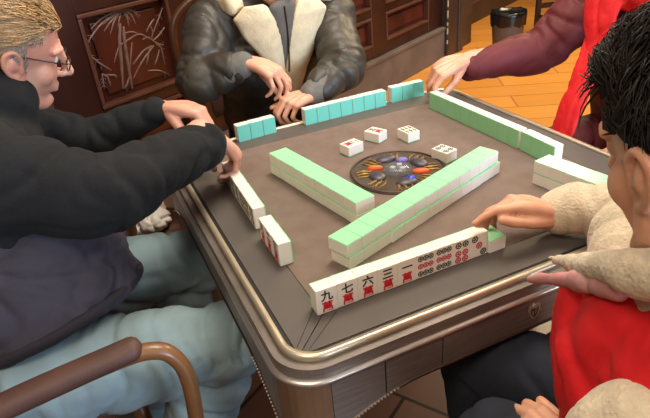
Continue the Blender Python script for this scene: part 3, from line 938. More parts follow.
def strands(bm, HM, region, flow, length, n, rad=.0016, lift=.35, jit=.25, grow=1.02, seed=1, k=5):
    rng = random.Random(seed)
    c = npv(-.012, 0, .030); r0 = npv(.097, .076, .088)
    made = 0; tries = 0
    while made < n and tries < n * 12:
        tries += 1
        d = unit([rng.gauss(0, 1) for _ in range(3)])
        r = r0 * (grow(d) if callable(grow) else grow)
        p = c + r * d
        if not region(c + r0 * d): continue
        made += 1
        nr = unit(d / r)
        L = length(p) * rng.uniform(.7, 1.25)
        f = np.array(flow(p), float) + npv(*[rng.gauss(0, jit) for _ in range(3)])
        f = unit(f - nr * (f @ nr))
        li = lift * rng.uniform(.5, 1.5)
        pts = [p - nr * .001]
        for q in range(k - 1):
            nrq = unit((pts[-1] - c) / (r * r))
            fq = unit(f - nrq * (f @ nrq) * .8)
            v = unit(fq + nrq * li * (1 - 1.15 * q / (k - 1)))
            pts.append(pts[-1] + v * L / (k - 1))
        rr = [rad, rad * 1.1, rad, rad * .7, rad * .2][:k] if k == 5 else list(np.linspace(rad, rad * .25, k))
        P = [HM @ V(q) for q in pts]
        # light three-sided lock
        rings = []
        a0 = rng.uniform(0, 2 * PI)
        for q in range(k):
            t = (P[min(q + 1, k - 1)] - P[max(q - 1, 0)]).normalized()
            x = t.orthogonal().normalized(); y = t.cross(x)
            rings.append([bm.verts.new(P[q] + (x * math.cos(a0 + s * 2.094) + y * math.sin(a0 + s * 2.094)) * rr[q]) for s in range(3)])
        for q in range(k - 1):
            for s in range(3):
                bm.faces.new((rings[q][s], rings[q][(s + 1) % 3], rings[q + 1][(s + 1) % 3], rings[q + 1][s]))

# ---------------------------------------------------- left man in black fleece
def left_man():
    root = empty('person', (-.90, .14, 0))
    root['label'] = 'person with sandy grey hair and glasses in black fleece, at the table\'s left side'
    root['category'] = 'person'
    inv = Matrix.Translation(-root.location)
    HP = V(LM['head']); HM = head_matrix(HP, LM['yaw'], LM['pitch'], LM['roll'], LM['hs'])
    pelvis, chest, neck = LM['pelvis'], LM['chest'], LM['neck']
    shR, elR, wrR = LM['shR'], LM['elR'], LM['wrR']
    shL, elL, wrL = LM['shL'], LM['elL'], LM['wrL']
    hips = [npv(-.90, -.04, .570), npv(-.90, .25, .575)]
    knees = LM['knees']
    ank = [npv(-.76, -.155, .10), npv(-.74, .23, .10)]
    lat = (0, 1, 0)
    bm = bmesh.new()
    add_head(bm, HM, neck)
    core(bm, pelvis, chest, neck, [shR, shL], [elR, elL], knees, ank, hips, lat)
    add_hand(bm, wrR, LM['fR'], LM['nR'], True, [(35, 45, 25), (42, 50, 28), (50, 55, 30), (58, 58, 30)], [(.75, .5, -.5), (.8, .0, -.6), (.8, -.2, -.6)], 1.0, 1, elR)
    add_hand(bm, wrL, LM['fL'], LM['nL'], False, [(50, 60, 35), (55, 62, 35), (58, 65, 35), (60, 65, 35)], [(.7, .4, -.6), (.7, -.1, -.7), (.6, -.3, -.7)], 1.0, 1, elL)
    body = skin_body('body', bm, root, M['skin_pale'], face_dents(HM), HM=HM)
    add_eyes(HM, body)
    # hair: swept back, greyer and shorter at the sides
    reg = lambda p: (p[2] > .045 + .35 * (p[0] - .02) if p[0] > .0 else p[2] > .045 + .75 * p[0] + .0 ) if abs(p[1]) > .03 else (p[0] < .060 and p[2] > .05 or p[0] < -.02 and p[2] > -.045)
    def reg(p):
        x, y, z = p
        if z > .070: return x < .076
        if z > .052: return x < .050 - .6 * max(0, abs(y) - .045)
        if z > .012: return x < .016
        if z > -.022 and .000 < x < .018: return True
        return x < -.036 and z > -.048
    bm = bmesh.new(); hair_cap(bm, HM, reg, 1.0, .011, .004, 3); 
    strands(bm, HM, lambda p: reg(p) and p[2] > .040, lambda p: (-.9, .25 * np.sign(p[1]), -.2 if p[2] < .08 else .15), lambda p: .040 + .014 * (p[2] > .08), 2600, .0015, .22, .16, lambda d: 1.09 + .10 * max(0, d[0]) * max(0, d[2]), 5)
    hr = obj('hair', bm, M['hair_blond'], root, True)
    bm = bmesh.new()
    strands(bm, HM, lambda p: reg(p) and p[2] <= .062, lambda p: (-.6, 0, -.8), lambda p: .020, 1900, .0013, .16, .2, 1.13, 8)
    hs = obj('side_hair', bm, M['hair_grey'], hr, True); hs['label'] = 'short greyer hair above the ear'
    # glasses
    bm = bmesh.new()
    T = lambda *p: HM @ V(p)
    for s in (-1, 1):
        pts = [T(.104, .033 * s + .021 * math.cos(t) * 1.0, .004 + .015 * math.sin(t)) for t in np.linspace(0, 2 * PI, 17)[:-1]]
        tube(bm, pts, .0013, n=6, sub=2, closed=True)
        tube(bm, [T(.103, .054 * s, .010), T(.07, .074 * s, .014), T(.0, .083 * s, .018), T(-.020, .086 * s, .010)], .0013, n=6, sub=4)
    tube(bm, [T(.104, -.012, .008), T(.108, 0, .011), T(.104, .012, .008)], .0013, n=6, sub=3)
    gl = obj('glasses', bm, M['glass_frame'], root, True)
    bm = bmesh.new()
    for s in (-1, 1):
        ell(bm, (.104, .033 * s, .004), (.0012, .020, .0145), HM, 20, 10)
    obj('lens', bm, M['lens'], gl, True)
    # black fleece: chest, shoulders, collar and both sleeves
    bm = bmesh.new()
    P_, C_, N_ = map(np.array, (pelvis, chest, neck))
    tube(bm, [P_ * .30 + C_ * .70, C_, C_ * .45 + N_ * .55 + npv(0, 0, -.01), N_ + npv(0, 0, .01)], [(.215, .155), (.22, .15), (.17, .11), (.075, .075)], n=26, sub=5, ref=lat)
    R = lambda *a: list(a)
    for s, e, w, k in ((shR, elR, LM['cuR'], 1.0), (shL, elL, LM['cuL'], .72)):
        s, e, w = map(np.array, (s, e, w))
        tube(bm, [C_ * .5 + N_ * .5, s, s * .5 + e * .5, e, e * .5 + w * .5, w], [.10, .098 * max(k, .85), .088 * k, .080 * k, .066 * k, .051 * k], n=20, sub=5)
    tube(bm, [N_ + npv(-.02, 0, .0), N_ + npv(.01, 0, .045)], [(.088, .085), (.082, .080)], n=20, sub=3, ref=lat)
    j = cloth('fleece_jacket', bm, root, M['fleece_black'], .0075, 5, [(shR, elR, .8), (elR, LM['cuR'], .9), (shL, elL, .8), (elL, LM['cuL'], .8), (pelvis, chest, .5), (chest, neck, .3)], .012, 12, 5, 2.0, .003)
    # lower coat body in purple grey with a dark hem band
    bm = bmesh.new()
    H0 = np.array(LM['hem0'])
    tube(bm, [H0, H0 * .55 + C_ * .45, P_ * .2 + C_ * .8], [(.225, .205), (.215, .195), (.205, .145)], n=26, sub=5, ref=lat, ck=.12)
    lo = cloth('coat_body', bm, root, M['sweater'], .0075, 4, [(H0, C_, 1.0)], .012, 14, 9, 6.0, .004, 'purple-grey lower body of the coat')
    bm = bmesh.new()
    ax = unit((H0 * .55 + C_ * .45) - H0)
    tube(bm, [H0 - ax * .006, H0 + ax * .006, H0 + ax * .016], [(.223, .203), (.2295, .2095), (.227, .207)], n=40, sub=3, ref=lat, ck=.05)
    cloth('hem_band', bm, lo, M['hem'], .006, 2)
    trousers(root, M['jeans'], pelvis, hips, knees, ank, .110, .084, .062, 4.0, lat, None, .020)
    for a in ank: shoe(a, 0.0, root, M['shoe'])
    for o in list(root.children): o.matrix_parent_inverse = inv
    return root

# ---------------------------------------------------- far man in shearling jacket
def far_man():
    root = empty('person', (.03, .98, 0))
    root['label'] = 'person in dark leather jacket with cream shearling collar, seated at the far side'
    root['category'] = 'person'
    inv = Matrix.Translation(-root.location)
    HM = head_matrix(V((.035, .765, 1.168)), -PI / 2 - .05, .30, 0, 1.0)
    pelvis, chest, neck = npv(.03, 1.0, .55), npv(.035, .885, .90), npv(.035, .835, 1.07)
    shR, elR, wrR = npv(-.165, .875, 1.01), npv(-.285, .740, .870), npv(-.145, .630, .925)
    shL, elL, wrL = npv(.225, .855, .995), npv(.165, .615, .855), npv(.015, .550, .806)
    cuR, cuL = npv(-.190, .660, .905), npv(.050, .562, .818)
    hips = [npv(-.07, .98, .57), npv(.13, .98, .57)]; knees = [npv(-.12, .56, .55), npv(.16, .56, .55)]
    ank = [npv(-.12, .60, .10), npv(.16, .62, .10)]; lat = (1, 0, 0)
    bm = bmesh.new()
    add_head(bm, HM, neck)
    core(bm, pelvis, chest, neck, [shR, shL], [elR, elL], knees, ank, hips, lat)
    add_hand(bm, wrR, (.62, -.55, -.30), (.25, -.25, .95), True, [(35, 38, 22), (44, 40, 22), (50, 42, 22), (56, 45, 22)], [(.7, .2, -.7), (.8, -.1, -.55), (.8, -.1, -.5)], 1.02, 1.2, elR)
    add_hand(bm, wrL, (-.95, -.25, .02), (0, -.1, 1), False, [(50, 60, 30), (52, 62, 30), (56, 64, 30), (60, 66, 30)], [(.85, .5, -.2), (.95, .2, -.15), (1, .1, -.1)], 1.0, 1, elL)
    body = skin_body('body', bm, root, M['skin'], face_dents(HM), HM=HM)
    add_eyes(HM, body)
    def reg(p):
        x, y, z = p
        return (z > .06 and x < .062) or (z > .0 and x < .01) or (x < -.04 and z > -.05)
    bm = bmesh.new(); hair_cap(bm, HM, reg, 1.0, .007, .004, 9)
    strands(bm, HM, reg, lambda p: (-.6, .1, -.4), lambda p: .03, 900, .0018, .4, .25, 1.05, 15)
    obj('hair', bm, M['hair_black'], root, True)
    C_, N_ = chest, neck
    bm = bmesh.new()
    tube(bm, [pelvis + npv(0, -.01, .06), pelvis * .5 + chest * .5, chest, C_ * .5 + N_ * .5, N_ + npv(0, 0, -.015)], [(.20, .15), (.205, .155), (.225, .145), (.19, .115), (.09, .08)], n=26, sub=5, ref=lat, ck=.2)
    for s, e, w in ((shR, elR, cuR), (shL, elL, cuL)):
        tube(bm, [C_ * .45 + N_ * .55, s, s * .5 + e * .5, e, e * .5 + w * .5, w], [.09, .092, .082, .078, .066, .052], n=20, sub=5)
    j = cloth('leather_jacket', bm, root, M['leather'], .0075, 5, [(shR, elR, 1.1), (elR, cuR, 1.1), (shL, elL, 1.1), (elL, cuL, 1.1), (pelvis, chest, .5), (chest, neck, .4)], .009, 14, 6, 11.0, .003)
    for w, wr in ((cuR, wrR), (cuL, wrL)):
        d = unit(wr - w)
        bm = bmesh.new(); tube(bm, [w - d * .03, w + d * .035], [.046, .041], n=18, sub=2)
        cloth('knit_cuff', bm, j, M['grey_knit'], .005, 2)
    # shearling: two broad lapels running down from a wide collar
    def front(x, z):       # y of the jacket front at (x, z)
        t = (z - .60) / .45
        cy = 1.0 + (.835 - 1.0) * min(1, max(0, t)) ; dep = .150 - .02 * max(0, t - .6)
        return cy - dep * math.sqrt(max(0.05, 1 - ((x - .033) / .235) ** 2))
    def lapel(rowsL):
        bm = bmesh.new()
        A = []
        for z, xa, xb, off in rowsL:
            ring = []
            for k in range(9):
                x = xa + (xb - xa) * k / 8
                y = front(x, z) - off - .010 * math.sin(PI * k / 8)
                ring.append((x, y, z))
            A.append(ring)
        F = [[bm.verts.new(p) for p in r] for r in A]
        B = [[bm.verts.new((p[0], p[1] + .035, p[2])) for p in r] for r in A]
        m, n = len(F), 9
        for i in range(m - 1):
            for k in range(n - 1):
                bm.faces.new((F[i][k], F[i][k + 1], F[i + 1][k + 1], F[i + 1][k])); bm.faces.new((B[i][k], B[i + 1][k], B[i + 1][k + 1], B[i][k + 1]))
            bm.faces.new((F[i][0], F[i + 1][0], B[i + 1][0], B[i][0])); bm.faces.new((F[i][-1], B[i][-1], B[i + 1][-1], F[i + 1][-1]))
        for k in range(n - 1):
            bm.faces.new((F[0][k], B[0][k], B[0][k + 1], F[0][k + 1])); bm.faces.new((F[-1][k], F[-1][k + 1], B[-1][k + 1], B[-1][k]))
        return bm
    bl = lapel([(1.07, -.105, -.045, .012), (1.03, -.140, -.020, .018), (.97, -.115, -.004, .020), (.90, -.066, .006, .020), (.83, -.028, .014, .018), (.74, .000, .022, .014)])
    cloth('shearling_lapel', bl, j, M['shearling'], .006, 4, [((0, .7, .7), (0, .7, 1.1), .5)], .002, 14, 14, 3, .001)
    br = lapel([(1.07, .060, .125, .012), (1.03, .040, .168, .018), (.97, .026, .142, .022), (.90, .016, .118, .022), (.83, .012, .092, .020), (.74, .010, .072, .016)])
    cloth('shearling_lapel', br, j, M['shearling'], .006, 4, [((0, .7, .7), (0, .7, 1.1), .5)], .002, 14, 14, 5, .001)
    bm = bmesh.new()
    tube(bm, [(-.125, .775, 1.075), (-.125, .865, 1.10), (.03, .945, 1.13), (.195, .865, 1.10), (.195, .775, 1.07)], [(.040, .034)] * 5, n=14, sub=5, ref=(0, 0, 1))
    cloth('shearling_collar', bm, j, M['shearling'], .006, 3, [((-.1, .8, 1), (.2, .8, 1), .5)], .008, 20, 18, 5, .003)
    bm = bmesh.new()
    P_ = [(x, front(x, z) - .004, z) for x, z in ((.005, 1.06), (.014, .98), (.019, .90), (.020, .84))]
    tube(bm, P_, [(.045, .02), (.034, .02), (.02, .015), (.008, .008)], n=12, sub=5, ref=(1, 0, 0))
    sh_ = cloth('hooded_top', bm, root, M['grey_knit'], .005, 2, None)
    bm = bmesh.new(); tube(bm, [(x, y - .022, z) for x, y, z in P_], .0028, n=8, sub=5); obj('zip', bm, M['bronze_dark'], sh_, True)
    trousers(root, M['black_cloth'], pelvis, hips, knees, ank, .092, .074, .058, 8.0, lat)
    for a in ank: shoe(a, -PI / 2, root, M['shoe'])
    for o in list(root.children): o.matrix_parent_inverse = inv
    return root

# ---------------------------------------------------- right man in maroon jacket and red vest
def right_man():
    root = empty('person', (.98, .10, 0))
    root['label'] = 'person in maroon jacket and hanging red scarf, reaching from the right side'
    root['category'] = 'person'
    inv = Matrix.Translation(-root.location)
    HM = head_matrix(V((.79, .05, 1.25)), PI - .1, .35, 0, 1.0)
    pelvis, chest, neck = npv(1.0, .07, .55), npv(.90, .06, .90), npv(.84, .055, 1.10)
    shR, elR, wrR = npv(.865, .245, 1.015), npv(.690, .285, .880), npv(.445, .356, .874)
    shL, elL, wrL = npv(.875, -.135, 1.00), npv(.88, -.19, .78), npv(.74, -.10, .70)
    cuR, cuL = npv(.480, .352, .846), npv(.77, -.115, .71)
    hips = [npv(.98, .17, .57), npv(.98, -.03, .57)]; knees = [npv(.60, .20, .56), npv(.60, -.08, .56)]
    ank = [npv(.64, .2, .10), npv(.64, -.08, .10)]; lat = (0, 1, 0)
    bm = bmesh.new()
    add_head(bm, HM, neck)
    core(bm, pelvis, chest, neck, [shR, shL], [elR, elL], knees, ank, hips, lat)
    add_hand(bm, wrR, (-.93, .06, -.18), (-.10, -.25, .95), True, [(42, 38, 20), (48, 40, 20), (55, 42, 22), (62, 42, 22)], [(.8, .45, -.45), (.9, .1, -.5), (.85, .0, -.55)], 1.0, 1.2, elR)
    add_hand(bm, wrL, (-1, .1, -.1), (0, 0, 1), False, [(20, 25, 15)] * 4, [(.8, .5, -.2), (.95, .2, -.15), (1, .1, -.1)], 1.0, 1, elL)
    body = skin_body('body', bm, root, M['skin'], face_dents(HM), HM=HM)
    add_eyes(HM, body)
    def reg(p):
        x, y, z = p
        return (z > .06 and x < .062) or (z > .0 and x < .01) or (x < -.04 and z > -.05)
    bm = bmesh.new(); hair_cap(bm, HM, reg, 1.0, .007, .004, 19)
    strands(bm, HM, reg, lambda p: (-.6, .1, -.4), lambda p: .03, 700, .0018, .4, .25, 1.05, 25)
    obj('hair', bm, M['hair_black'], root, True)
    C_, N_ = chest, neck
    bm = bmesh.new()
    tube(bm, [pelvis + npv(-.01, 0, .05), pelvis * .5 + chest * .5, chest, C_ * .5 + N_ * .5, N_ + npv(0, 0, -.01)], [(.21, .15), (.21, .15), (.215, .14), (.18, .11), (.085, .08)], n=26, sub=5, ref=lat, ck=.2)
    for s, e, w in ((shR, elR, cuR), (shL, elL, cuL)):
        tube(bm, [C_ * .45 + N_ * .55, s, s * .5 + e * .5, e, e * .5 + w * .5, w], [.09, .088, .078, .072, .060, .046], n=20, sub=5)
    cloth('padded_jacket', bm, root, M['maroon'], .0075, 5, [(shR, elR, 1.0), (elR, cuR, 1.0), (shL, elL, 1.0), (elL, cuL, 1.0), (pelvis, chest, .6), (chest, neck, .4)], .009, 14, 6, 21.0, .002)
    bm = bmesh.new()
    S_ = [(.86, .14, 1.095), (.755, .125, 1.06), (.715, .105, 1.0), (.690, .085, .93), (.640, .065, .86), (.590, .050, .79), (.550, .040, .70)]
    tube(bm, S_, [(.060, .016), (.070, .018), (.062, .016), (.050, .014), (.046, .012), (.044, .012), (.044, .010)], n=16, sub=5, ref=(0.15, 1, 0))
    tube(bm, [(.86, .14, 1.10), (.93, .06, 1.125), (.87, -.04, 1.10), (.765, -.03, 1.06), (.745, .07, 1.055)], [(.045, .022)] * 5, n=14, sub=5, ref=(0, 0, 1))
    cloth('scarf', bm, root, M['red'], .0055, 3, [((.75, .1, 1.05), (.55, .05, .74), 1.0)], .006, 10, 24, 9, .002)
    trousers(root, M['maroon'], pelvis, hips, knees, ank, .095, .076, .058, 18.0, lat)
    for a in ank: shoe(a, PI, root, M['shoe'])
    for o in list(root.children): o.matrix_parent_inverse = inv
    return root

# ---------------------------------------------------- near player in red vest over cream fleece
def near_player():
    root = empty('person', (.03, -.80, 0))
    root['label'] = 'person with black hair in red vest and cream fleece, nearest at the right edge'
    root['category'] = 'person'
    inv = Matrix.Translation(-root.location)
    HM = head_matrix(V(NP['head']), NP['yaw'], NP['pitch'], NP['roll'], NP['hs'])
    pelvis, chest, neck = NP['pelvis'], NP['chest'], NP['neck']
    shR, elR, wrR = NP['shR'], NP['elR'], NP['wrR']
    shL, elL, wrL = NP['shL'], NP['elL'], NP['wrL']
    cuR, cuL = NP['cuR'], NP['cuL']
    hips = [npv(.095, -.73, .56), npv(-.025, -.87, .56)]; knees = [npv(-.09, -.42, .575), npv(-.188, -.600, .575)]
    ank = [npv(-.05, -.45, .10), npv(-.17, -.60, .10)]; lat = NP['lat']
    bm = bmesh.new()
    add_head(bm, HM, neck)
    core(bm, pelvis, chest, neck, [shR, shL], [elR, elL], knees, ank, hips, lat)
    add_hand(bm, wrR, NP['fR'], NP['nR'], True, [(22, 20, 12), (40, 30, 18), (52, 38, 20), (60, 45, 20)], [(.93, .36, -.25), (.98, .12, -.2), (1, .05, -.12)], 1.0, .5, elR)
    add_hand(bm, wrL, NP['fL'], NP['nL'], False, [(35, 45, 22), (38, 46, 24), (42, 48, 26), (46, 50, 28)], [(.8, .5, -.2), (.95, .2, -.15), (1, .1, -.1)], 1.0, 1, elL)
    body = skin_body('body', bm, root, M['skin'], face_dents(HM), HM=HM)
    add_eyes(HM, body)
    def reg(p):
        x, y, z = p
        if z > .066: return x < .072
        if z > .035: return x < .046
        if z > .028: return x < .010
        if abs(y) > .05 and x > -.05: return False
        return x < -.034 and z > -.055
    front = lambda p: max(0, min(1, (p[2] - .03) / .06)) * max(0, min(1, (p[0] + .06) / .10))
    bm = bmesh.new(); hair_cap(bm, HM, reg, 1.0, lambda p: .007 + .012 * front(p), .006, 29)
    strands(bm, HM, lambda p: reg(p) and p[2] > .03 and not (p[0] > .03 and p[2] < .06), lambda p: (-.25 + .45 * (p[0] > .0), .4 * np.sign(p[1] + .01), -.5 + 1.5 * (p[0] > .0)), lambda p: .014 if p[2] < .062 and abs(p[1]) > .045 else .032 + .008 * (p[0] > 0), 5200, .0012, .5, .35, lambda d: 1.09 + .14 * front(npv(-.012, 0, .03) + npv(.097, .076, .088) * d), 31)
    strands(bm, HM, lambda p: reg(p) and p[2] <= .03, lambda p: (-.15, 0, -1), lambda p: .013, 2600, .0011, .2, .2, 1.085, 33)
    strands(bm, HM, lambda p: p[0] > .010 and p[2] > .070, lambda p: (.8, .1 * np.sign(p[1]), .9), lambda p: .036, 2400, .0011, .8, .3, 1.22, 35)
    obj('hair', bm, M['hair_black'], root, True)
    C_, N_ = chest, neck
    # cream fleece: sleeves and shoulders
    bm = bmesh.new()
    tube(bm, [C_ * .75 + N_ * .25, C_ * .5 + N_ * .5, N_ + npv(0, 0, .005)], [(.135, .092), (.125, .098), (.080, .078)], n=26, sub=5, ref=lat, ck=.3)
    for s, e, w, k in ((shR, elR, cuR, 1.0), (shL, elL, cuL, 1.0)):
        tube(bm, [C_ * .45 + N_ * .55, s, s * .5 + e * .5, e, e * .5 + w * .5, w], [.07, .074, .070, .064, .056, .044], n=20, sub=5)
    fl_ = cloth('fleece_top', bm, root, M['fleece_cream'], .0065, 5, [(shR, elR, .8), (elR, cuR, .9), (shL, elL, .9), (elL, cuL, .9), (chest, neck, .3)], .008, 13, 6, 31.0, .003)
    d = unit(wrR - cuR)
    bm = bmesh.new(); tube(bm, [cuR - d * .012, cuR + d * .018], [.0455, .0445], n=20, sub=2)
    cloth('sleeve_cuff', bm, fl_, M['fleece_cream'], .005, 2, None)
    # red vest
    bm = bmesh.new()
    tube(bm, [pelvis + npv(0, .0, .05), pelvis * .5 + chest * .5, chest * .95 + pelvis * .05, C_ * .70 + N_ * .30], [(.20, .165), (.20, .160), (.195, .142), (.165, .120)], n=28, sub=5, ref=lat, ck=.25)
    for s in (shL,):
        c = C_ * .66 + N_ * .34
        tube(bm, [c, c * .15 + np.array(s) * .85 ], [.122, .122], n=20, sub=4)
    ve = cloth('vest', bm, root, M['red'], .0065, 5, [(pelvis, chest, 1.0), (chest, neck, .7)], .010, 9, 7, 35.0, .003)
    # front flap of the vest standing away from the chest, fleece edged
    bm = bmesh.new()
    for row in (0,):
        tube(bm, NP['flap'], NP['flap_r'], n=18, sub=5, ref=NP['flap_ref'])
    cloth('vest_flap', bm, ve, M['pink_lining'], .005, 3, [(NP['flap'][0], NP['flap'][-1], .6)], .006, 14, 14, 3, .002, 'pale pink inner side of the vest front')
    bm = bmesh.new()
    tube(bm, NP['edge'], NP['edge_r'], n=14, sub=5)
    cloth('fleece_edging', bm, ve, M['fleece_cream'], .005, 3, [(NP['edge'][0], NP['edge'][-1], .6)], .006, 18, 14, 3, .003, 'cream fleece edge')
    trousers(root, M['navy'], pelvis, hips, knees, ank, .090, .074, .056, 38.0, lat)
    for a in ank: shoe(a, 2.27, root, M['shoe'])
    for o in list(root.children): o.matrix_parent_inverse = inv
    return root

LM = dict(head=(-.737, .313, 1.127), yaw=.103, pitch=.377, roll=.158, hs=.97,
          pelvis=npv(-.93, .15, .56), chest=npv(-.87, .185, .88), neck=npv(-.805, .270, .995),
          shR=npv(-.835, .035, .975), elR=npv(-.655, -.02, .912), wrR=npv(-.398, .150, .912), cuR=npv(-.420, .125, .899),
          shL=npv(-.81, .41, .94), elL=npv(-.635, .375, .880), wrL=npv(-.452, .345, .930), cuL=npv(-.482, .350, .925),
          fR=(.60, .20, -.72), nR=(.80, .0, .6), fL=(.75, -.55, -.10), nL=(.1, .1, 1),
          knees=[npv(-.50, -.115, .555), npv(-.485, .215, .560)], hem0=(-.818, .09, .618))
NP = dict(head=(-.076, -.737, 1.107), yaw=1.44, pitch=.27, roll=-.06, hs=1.09,
          pelvis=npv(.03, -.80, .56), chest=npv(-.06, -.745, .815), neck=npv(-.080, -.785, .945),
          shR=npv(.030, -.620, .885), elR=npv(.200, -.520, .838), wrR=npv(.106, -.384, .804), cuR=npv(.130, -.398, .816),
          shL=npv(-.130, -.900, .885), elL=npv(-0.222, -0.828, 0.856), wrL=npv(-0.151, -0.721, 0.641), cuL=npv(-0.150, -0.744, 0.665),
          fR=(-.88, .34, .42), nR=(.30, .10, 1), fL=(-0.09, 0.99, 0.07), nL=(-.2, .1, 1), lat=(.5, .87, 0),
          flap=[npv(-0.159, -0.731, 0.966), npv(-0.134, -0.648, 0.914), npv(-0.103, -0.546, 0.838)], flap_r=[(.016, .014), (.014, .012), (.006, .006)], flap_ref=(0, 0, 1),
          edge=[npv(-0.167, -0.792, 1.023), npv(-0.162, -0.736, 0.995), npv(-0.117, -0.646, 0.929), npv(-0.067, -0.546, 0.863)], edge_r=[.031, .025, .015, .005])
left_man(); far_man(); right_man(); near_player()

# ------------------------------------------------------------------ chairs
def armchair(x, y, rz, label, wood, pad_m, arm=True):
    """Bentwood armchair facing local +x; seat centre at the origin."""
    r = empty('armchair', (x, y, 0), rz)
    tag(r, label, 'chair', 'armchairs round the table')
    bm = bmesh.new(); box(bm, (-.22, -.20, .400), (.20, .20, .446), .02, 3); obj('seat', bm, pad_m, r, True)
    for sx, sy in ((.17, .18), (.17, -.18), (-.19, .18), (-.19, -.18)):
        bm = bmesh.new(); tube(bm, [(sx, sy, .41), (sx * 1.05, sy * 1.03, .2), (sx * 1.15, sy * 1.08, 0.0)], [.018, .016, .013], n=10, sub=4, cap=False); obj('leg', bm, wood, r, True)
    bm = bmesh.new(); tube(bm, [(-.20, -.20, .42), (-.25, -.215, .70), (-.285, -.17, .93), (-.295, 0, .97), (-.285, .17, .93), (-.25, .215, .70), (-.20, .20, .42)], .014, n=10, sub=6); obj('back_frame', bm, wood, r, True)
    bm = bmesh.new(); tube(bm, [(-.255, -.17, .60), (-.285, 0, .61), (-.255, .17, .60)], [(.06, .010)] * 3, n=12, sub=5, ref=(0, 0, 1)); obj('back_rest', bm, pad_m, r, True)
    return r
lc = armchair(-.88, .14, 0.0, 'bentwood armchair with leather arm pad under the person in black fleece', M['chair_wood'], M['pad'])
for sy in (-1, 1):
    yy = sy * .405 - .005
    bm = bmesh.new()
    tube(bm, [(-.235, sy * .22, .66), (-.16, yy * .99, .683), (-.02, yy, .705), (.16, yy, .727), (.235, yy - .005, .728), (.268, yy - .012, .700), (.278, yy - .02, .64), (.268, yy - .016, .50), (.250, yy, .25), (.245, yy, .012)],
         [(.017, .014)] * 10, n=12, sub=6, ref=(0, 1, 0))
    ar = obj('arm', bm, M['chair_wood'], lc, True)
    bm = bmesh.new()
    tube(bm, [(-.115, yy, .700), (.03, yy, .722), (.205, yy, .742)], [(.024, .017), (.026, .019), (.025, .018)], n=16, sub=6, ref=(0, 1, 0))
    obj('arm_pad', bm, M['pad'], ar, True)['label'] = 'brown leather arm pad'
fc = armchair(.03, 1.03, -PI / 2, 'dark bentwood chair with rounded back behind the person in leather jacket', M['chair_dark'], M['pad'])
for c in fc.children:
    if c.name.startswith('back_frame'): bf = c
bm = bmesh.new(); tube(bm, [(-.215, -.205, .47), (-.22, -.275, .75), (-.24, -.265, .96), (-.27, -.12, 1.05), (-.275, 0, 1.06), (-.27, .12, 1.05), (-.24, .265, .96), (-.22, .275, .75), (-.215, .205, .47)], .015, n=10, sub=6)
obj('outer_hoop', bm, M['chair_dark'], fc, True)
armchair(1.0, .07, PI, 'dark bentwood chair under the person with the red scarf', M['chair_dark'], M['pad'])
armchair(.08, -.86, 2.27, 'dark bentwood chair under the person in the red vest', M['chair_dark'], M['pad'])

# slatted wooden chair in the background
def slat_chair(x, y, rz):
    r = empty('wooden_chair', (x, y, 0), rz)
    tag(r, 'plain wooden chair with slatted back standing behind the bin at the top edge', 'chair')
    m = M['pillar']
    bm = bmesh.new(); box(bm, (-.22, -.22, .42), (.22, .22, .46), .008, 2); obj('seat', bm, m, r)
    for sx, sy in ((.2, .2), (.2, -.2), (-.2, .2), (-.2, -.2)):
        bm = bmesh.new(); box(bm, (sx - .02, sy - .02, 0), (sx + .02, sy + .02, .42 if sx > 0 else .92), .004, 1); obj('leg', bm, m, r)
    for z in (.50, .84):
        bm = bmesh.new(); box(bm, (-.215, -.2, z), (-.19, .2, z + .06), .004, 1); obj('back_rail', bm, m, r)
    for k in range(4):
        bm = bmesh.new(); box(bm, (-.21, -.135 + k * .09 - .018, .55), (-.195, -.135 + k * .09 + .018, .85), .003, 1); obj('back_slat', bm, m, r)
    for sy in (-.2, .2):
        bm = bmesh.new(); box(bm, (-.2, sy - .012, .18), (.2, sy + .012, .215), .003, 1); obj('stretcher', bm, m, r)
    for sx in (-.2, .2):
        bm = bmesh.new(); box(bm, (sx - .012, -.2, .26), (sx + .012, .2, .30), .003, 1); obj('stretcher', bm, m, r)
    return r
slat_chair(3.36, 2.72, math.radians(-105))

# waste bin with a black liner
b = empty('waste_bin', (2.66, 2.70, 0))
tag(b, 'grey-brown waste bin lined with a black plastic bag by the pillar', 'bin')
bm = bmesh.new()
cyl(bm, (0, 0, 0), .105, .34, 40, .135)
obj('bin_body', bm, M['bin'], b, False)
bm = bmesh.new()
n = 48
rows_ = [(.118, .30), (.1385, .262), (.1405, .30), (.143, .340), (.140, .362), (.130, .366), (.122, .352), (.112, .343)]
R = []
rng = random.Random(5)
for q, (r, z) in enumerate(rows_):
    R.append([bm.verts.new(((r + .006 * noise.noise(V((i * .5, q * .6, 3)))) * math.cos(2 * PI * i / n), (r + .006 * noise.noise(V((i * .5, q * .6, 3)))) * math.sin(2 * PI * i / n), z + (.022 * noise.noise(V((i * .35, 7, q * .2))) if 0 < q < 5 else 0))) for i in range(n)])
for A, B in zip(R[1:], R[2:]):
    for i in range(n): bm.faces.new((A[i], A[(i + 1) % n], B[(i + 1) % n], B[i]))
bm.faces.new(R[-1])
for v in R[0]: bm.verts.remove(v)
obj('bin_liner', bm, M['bag_black'], b, True)

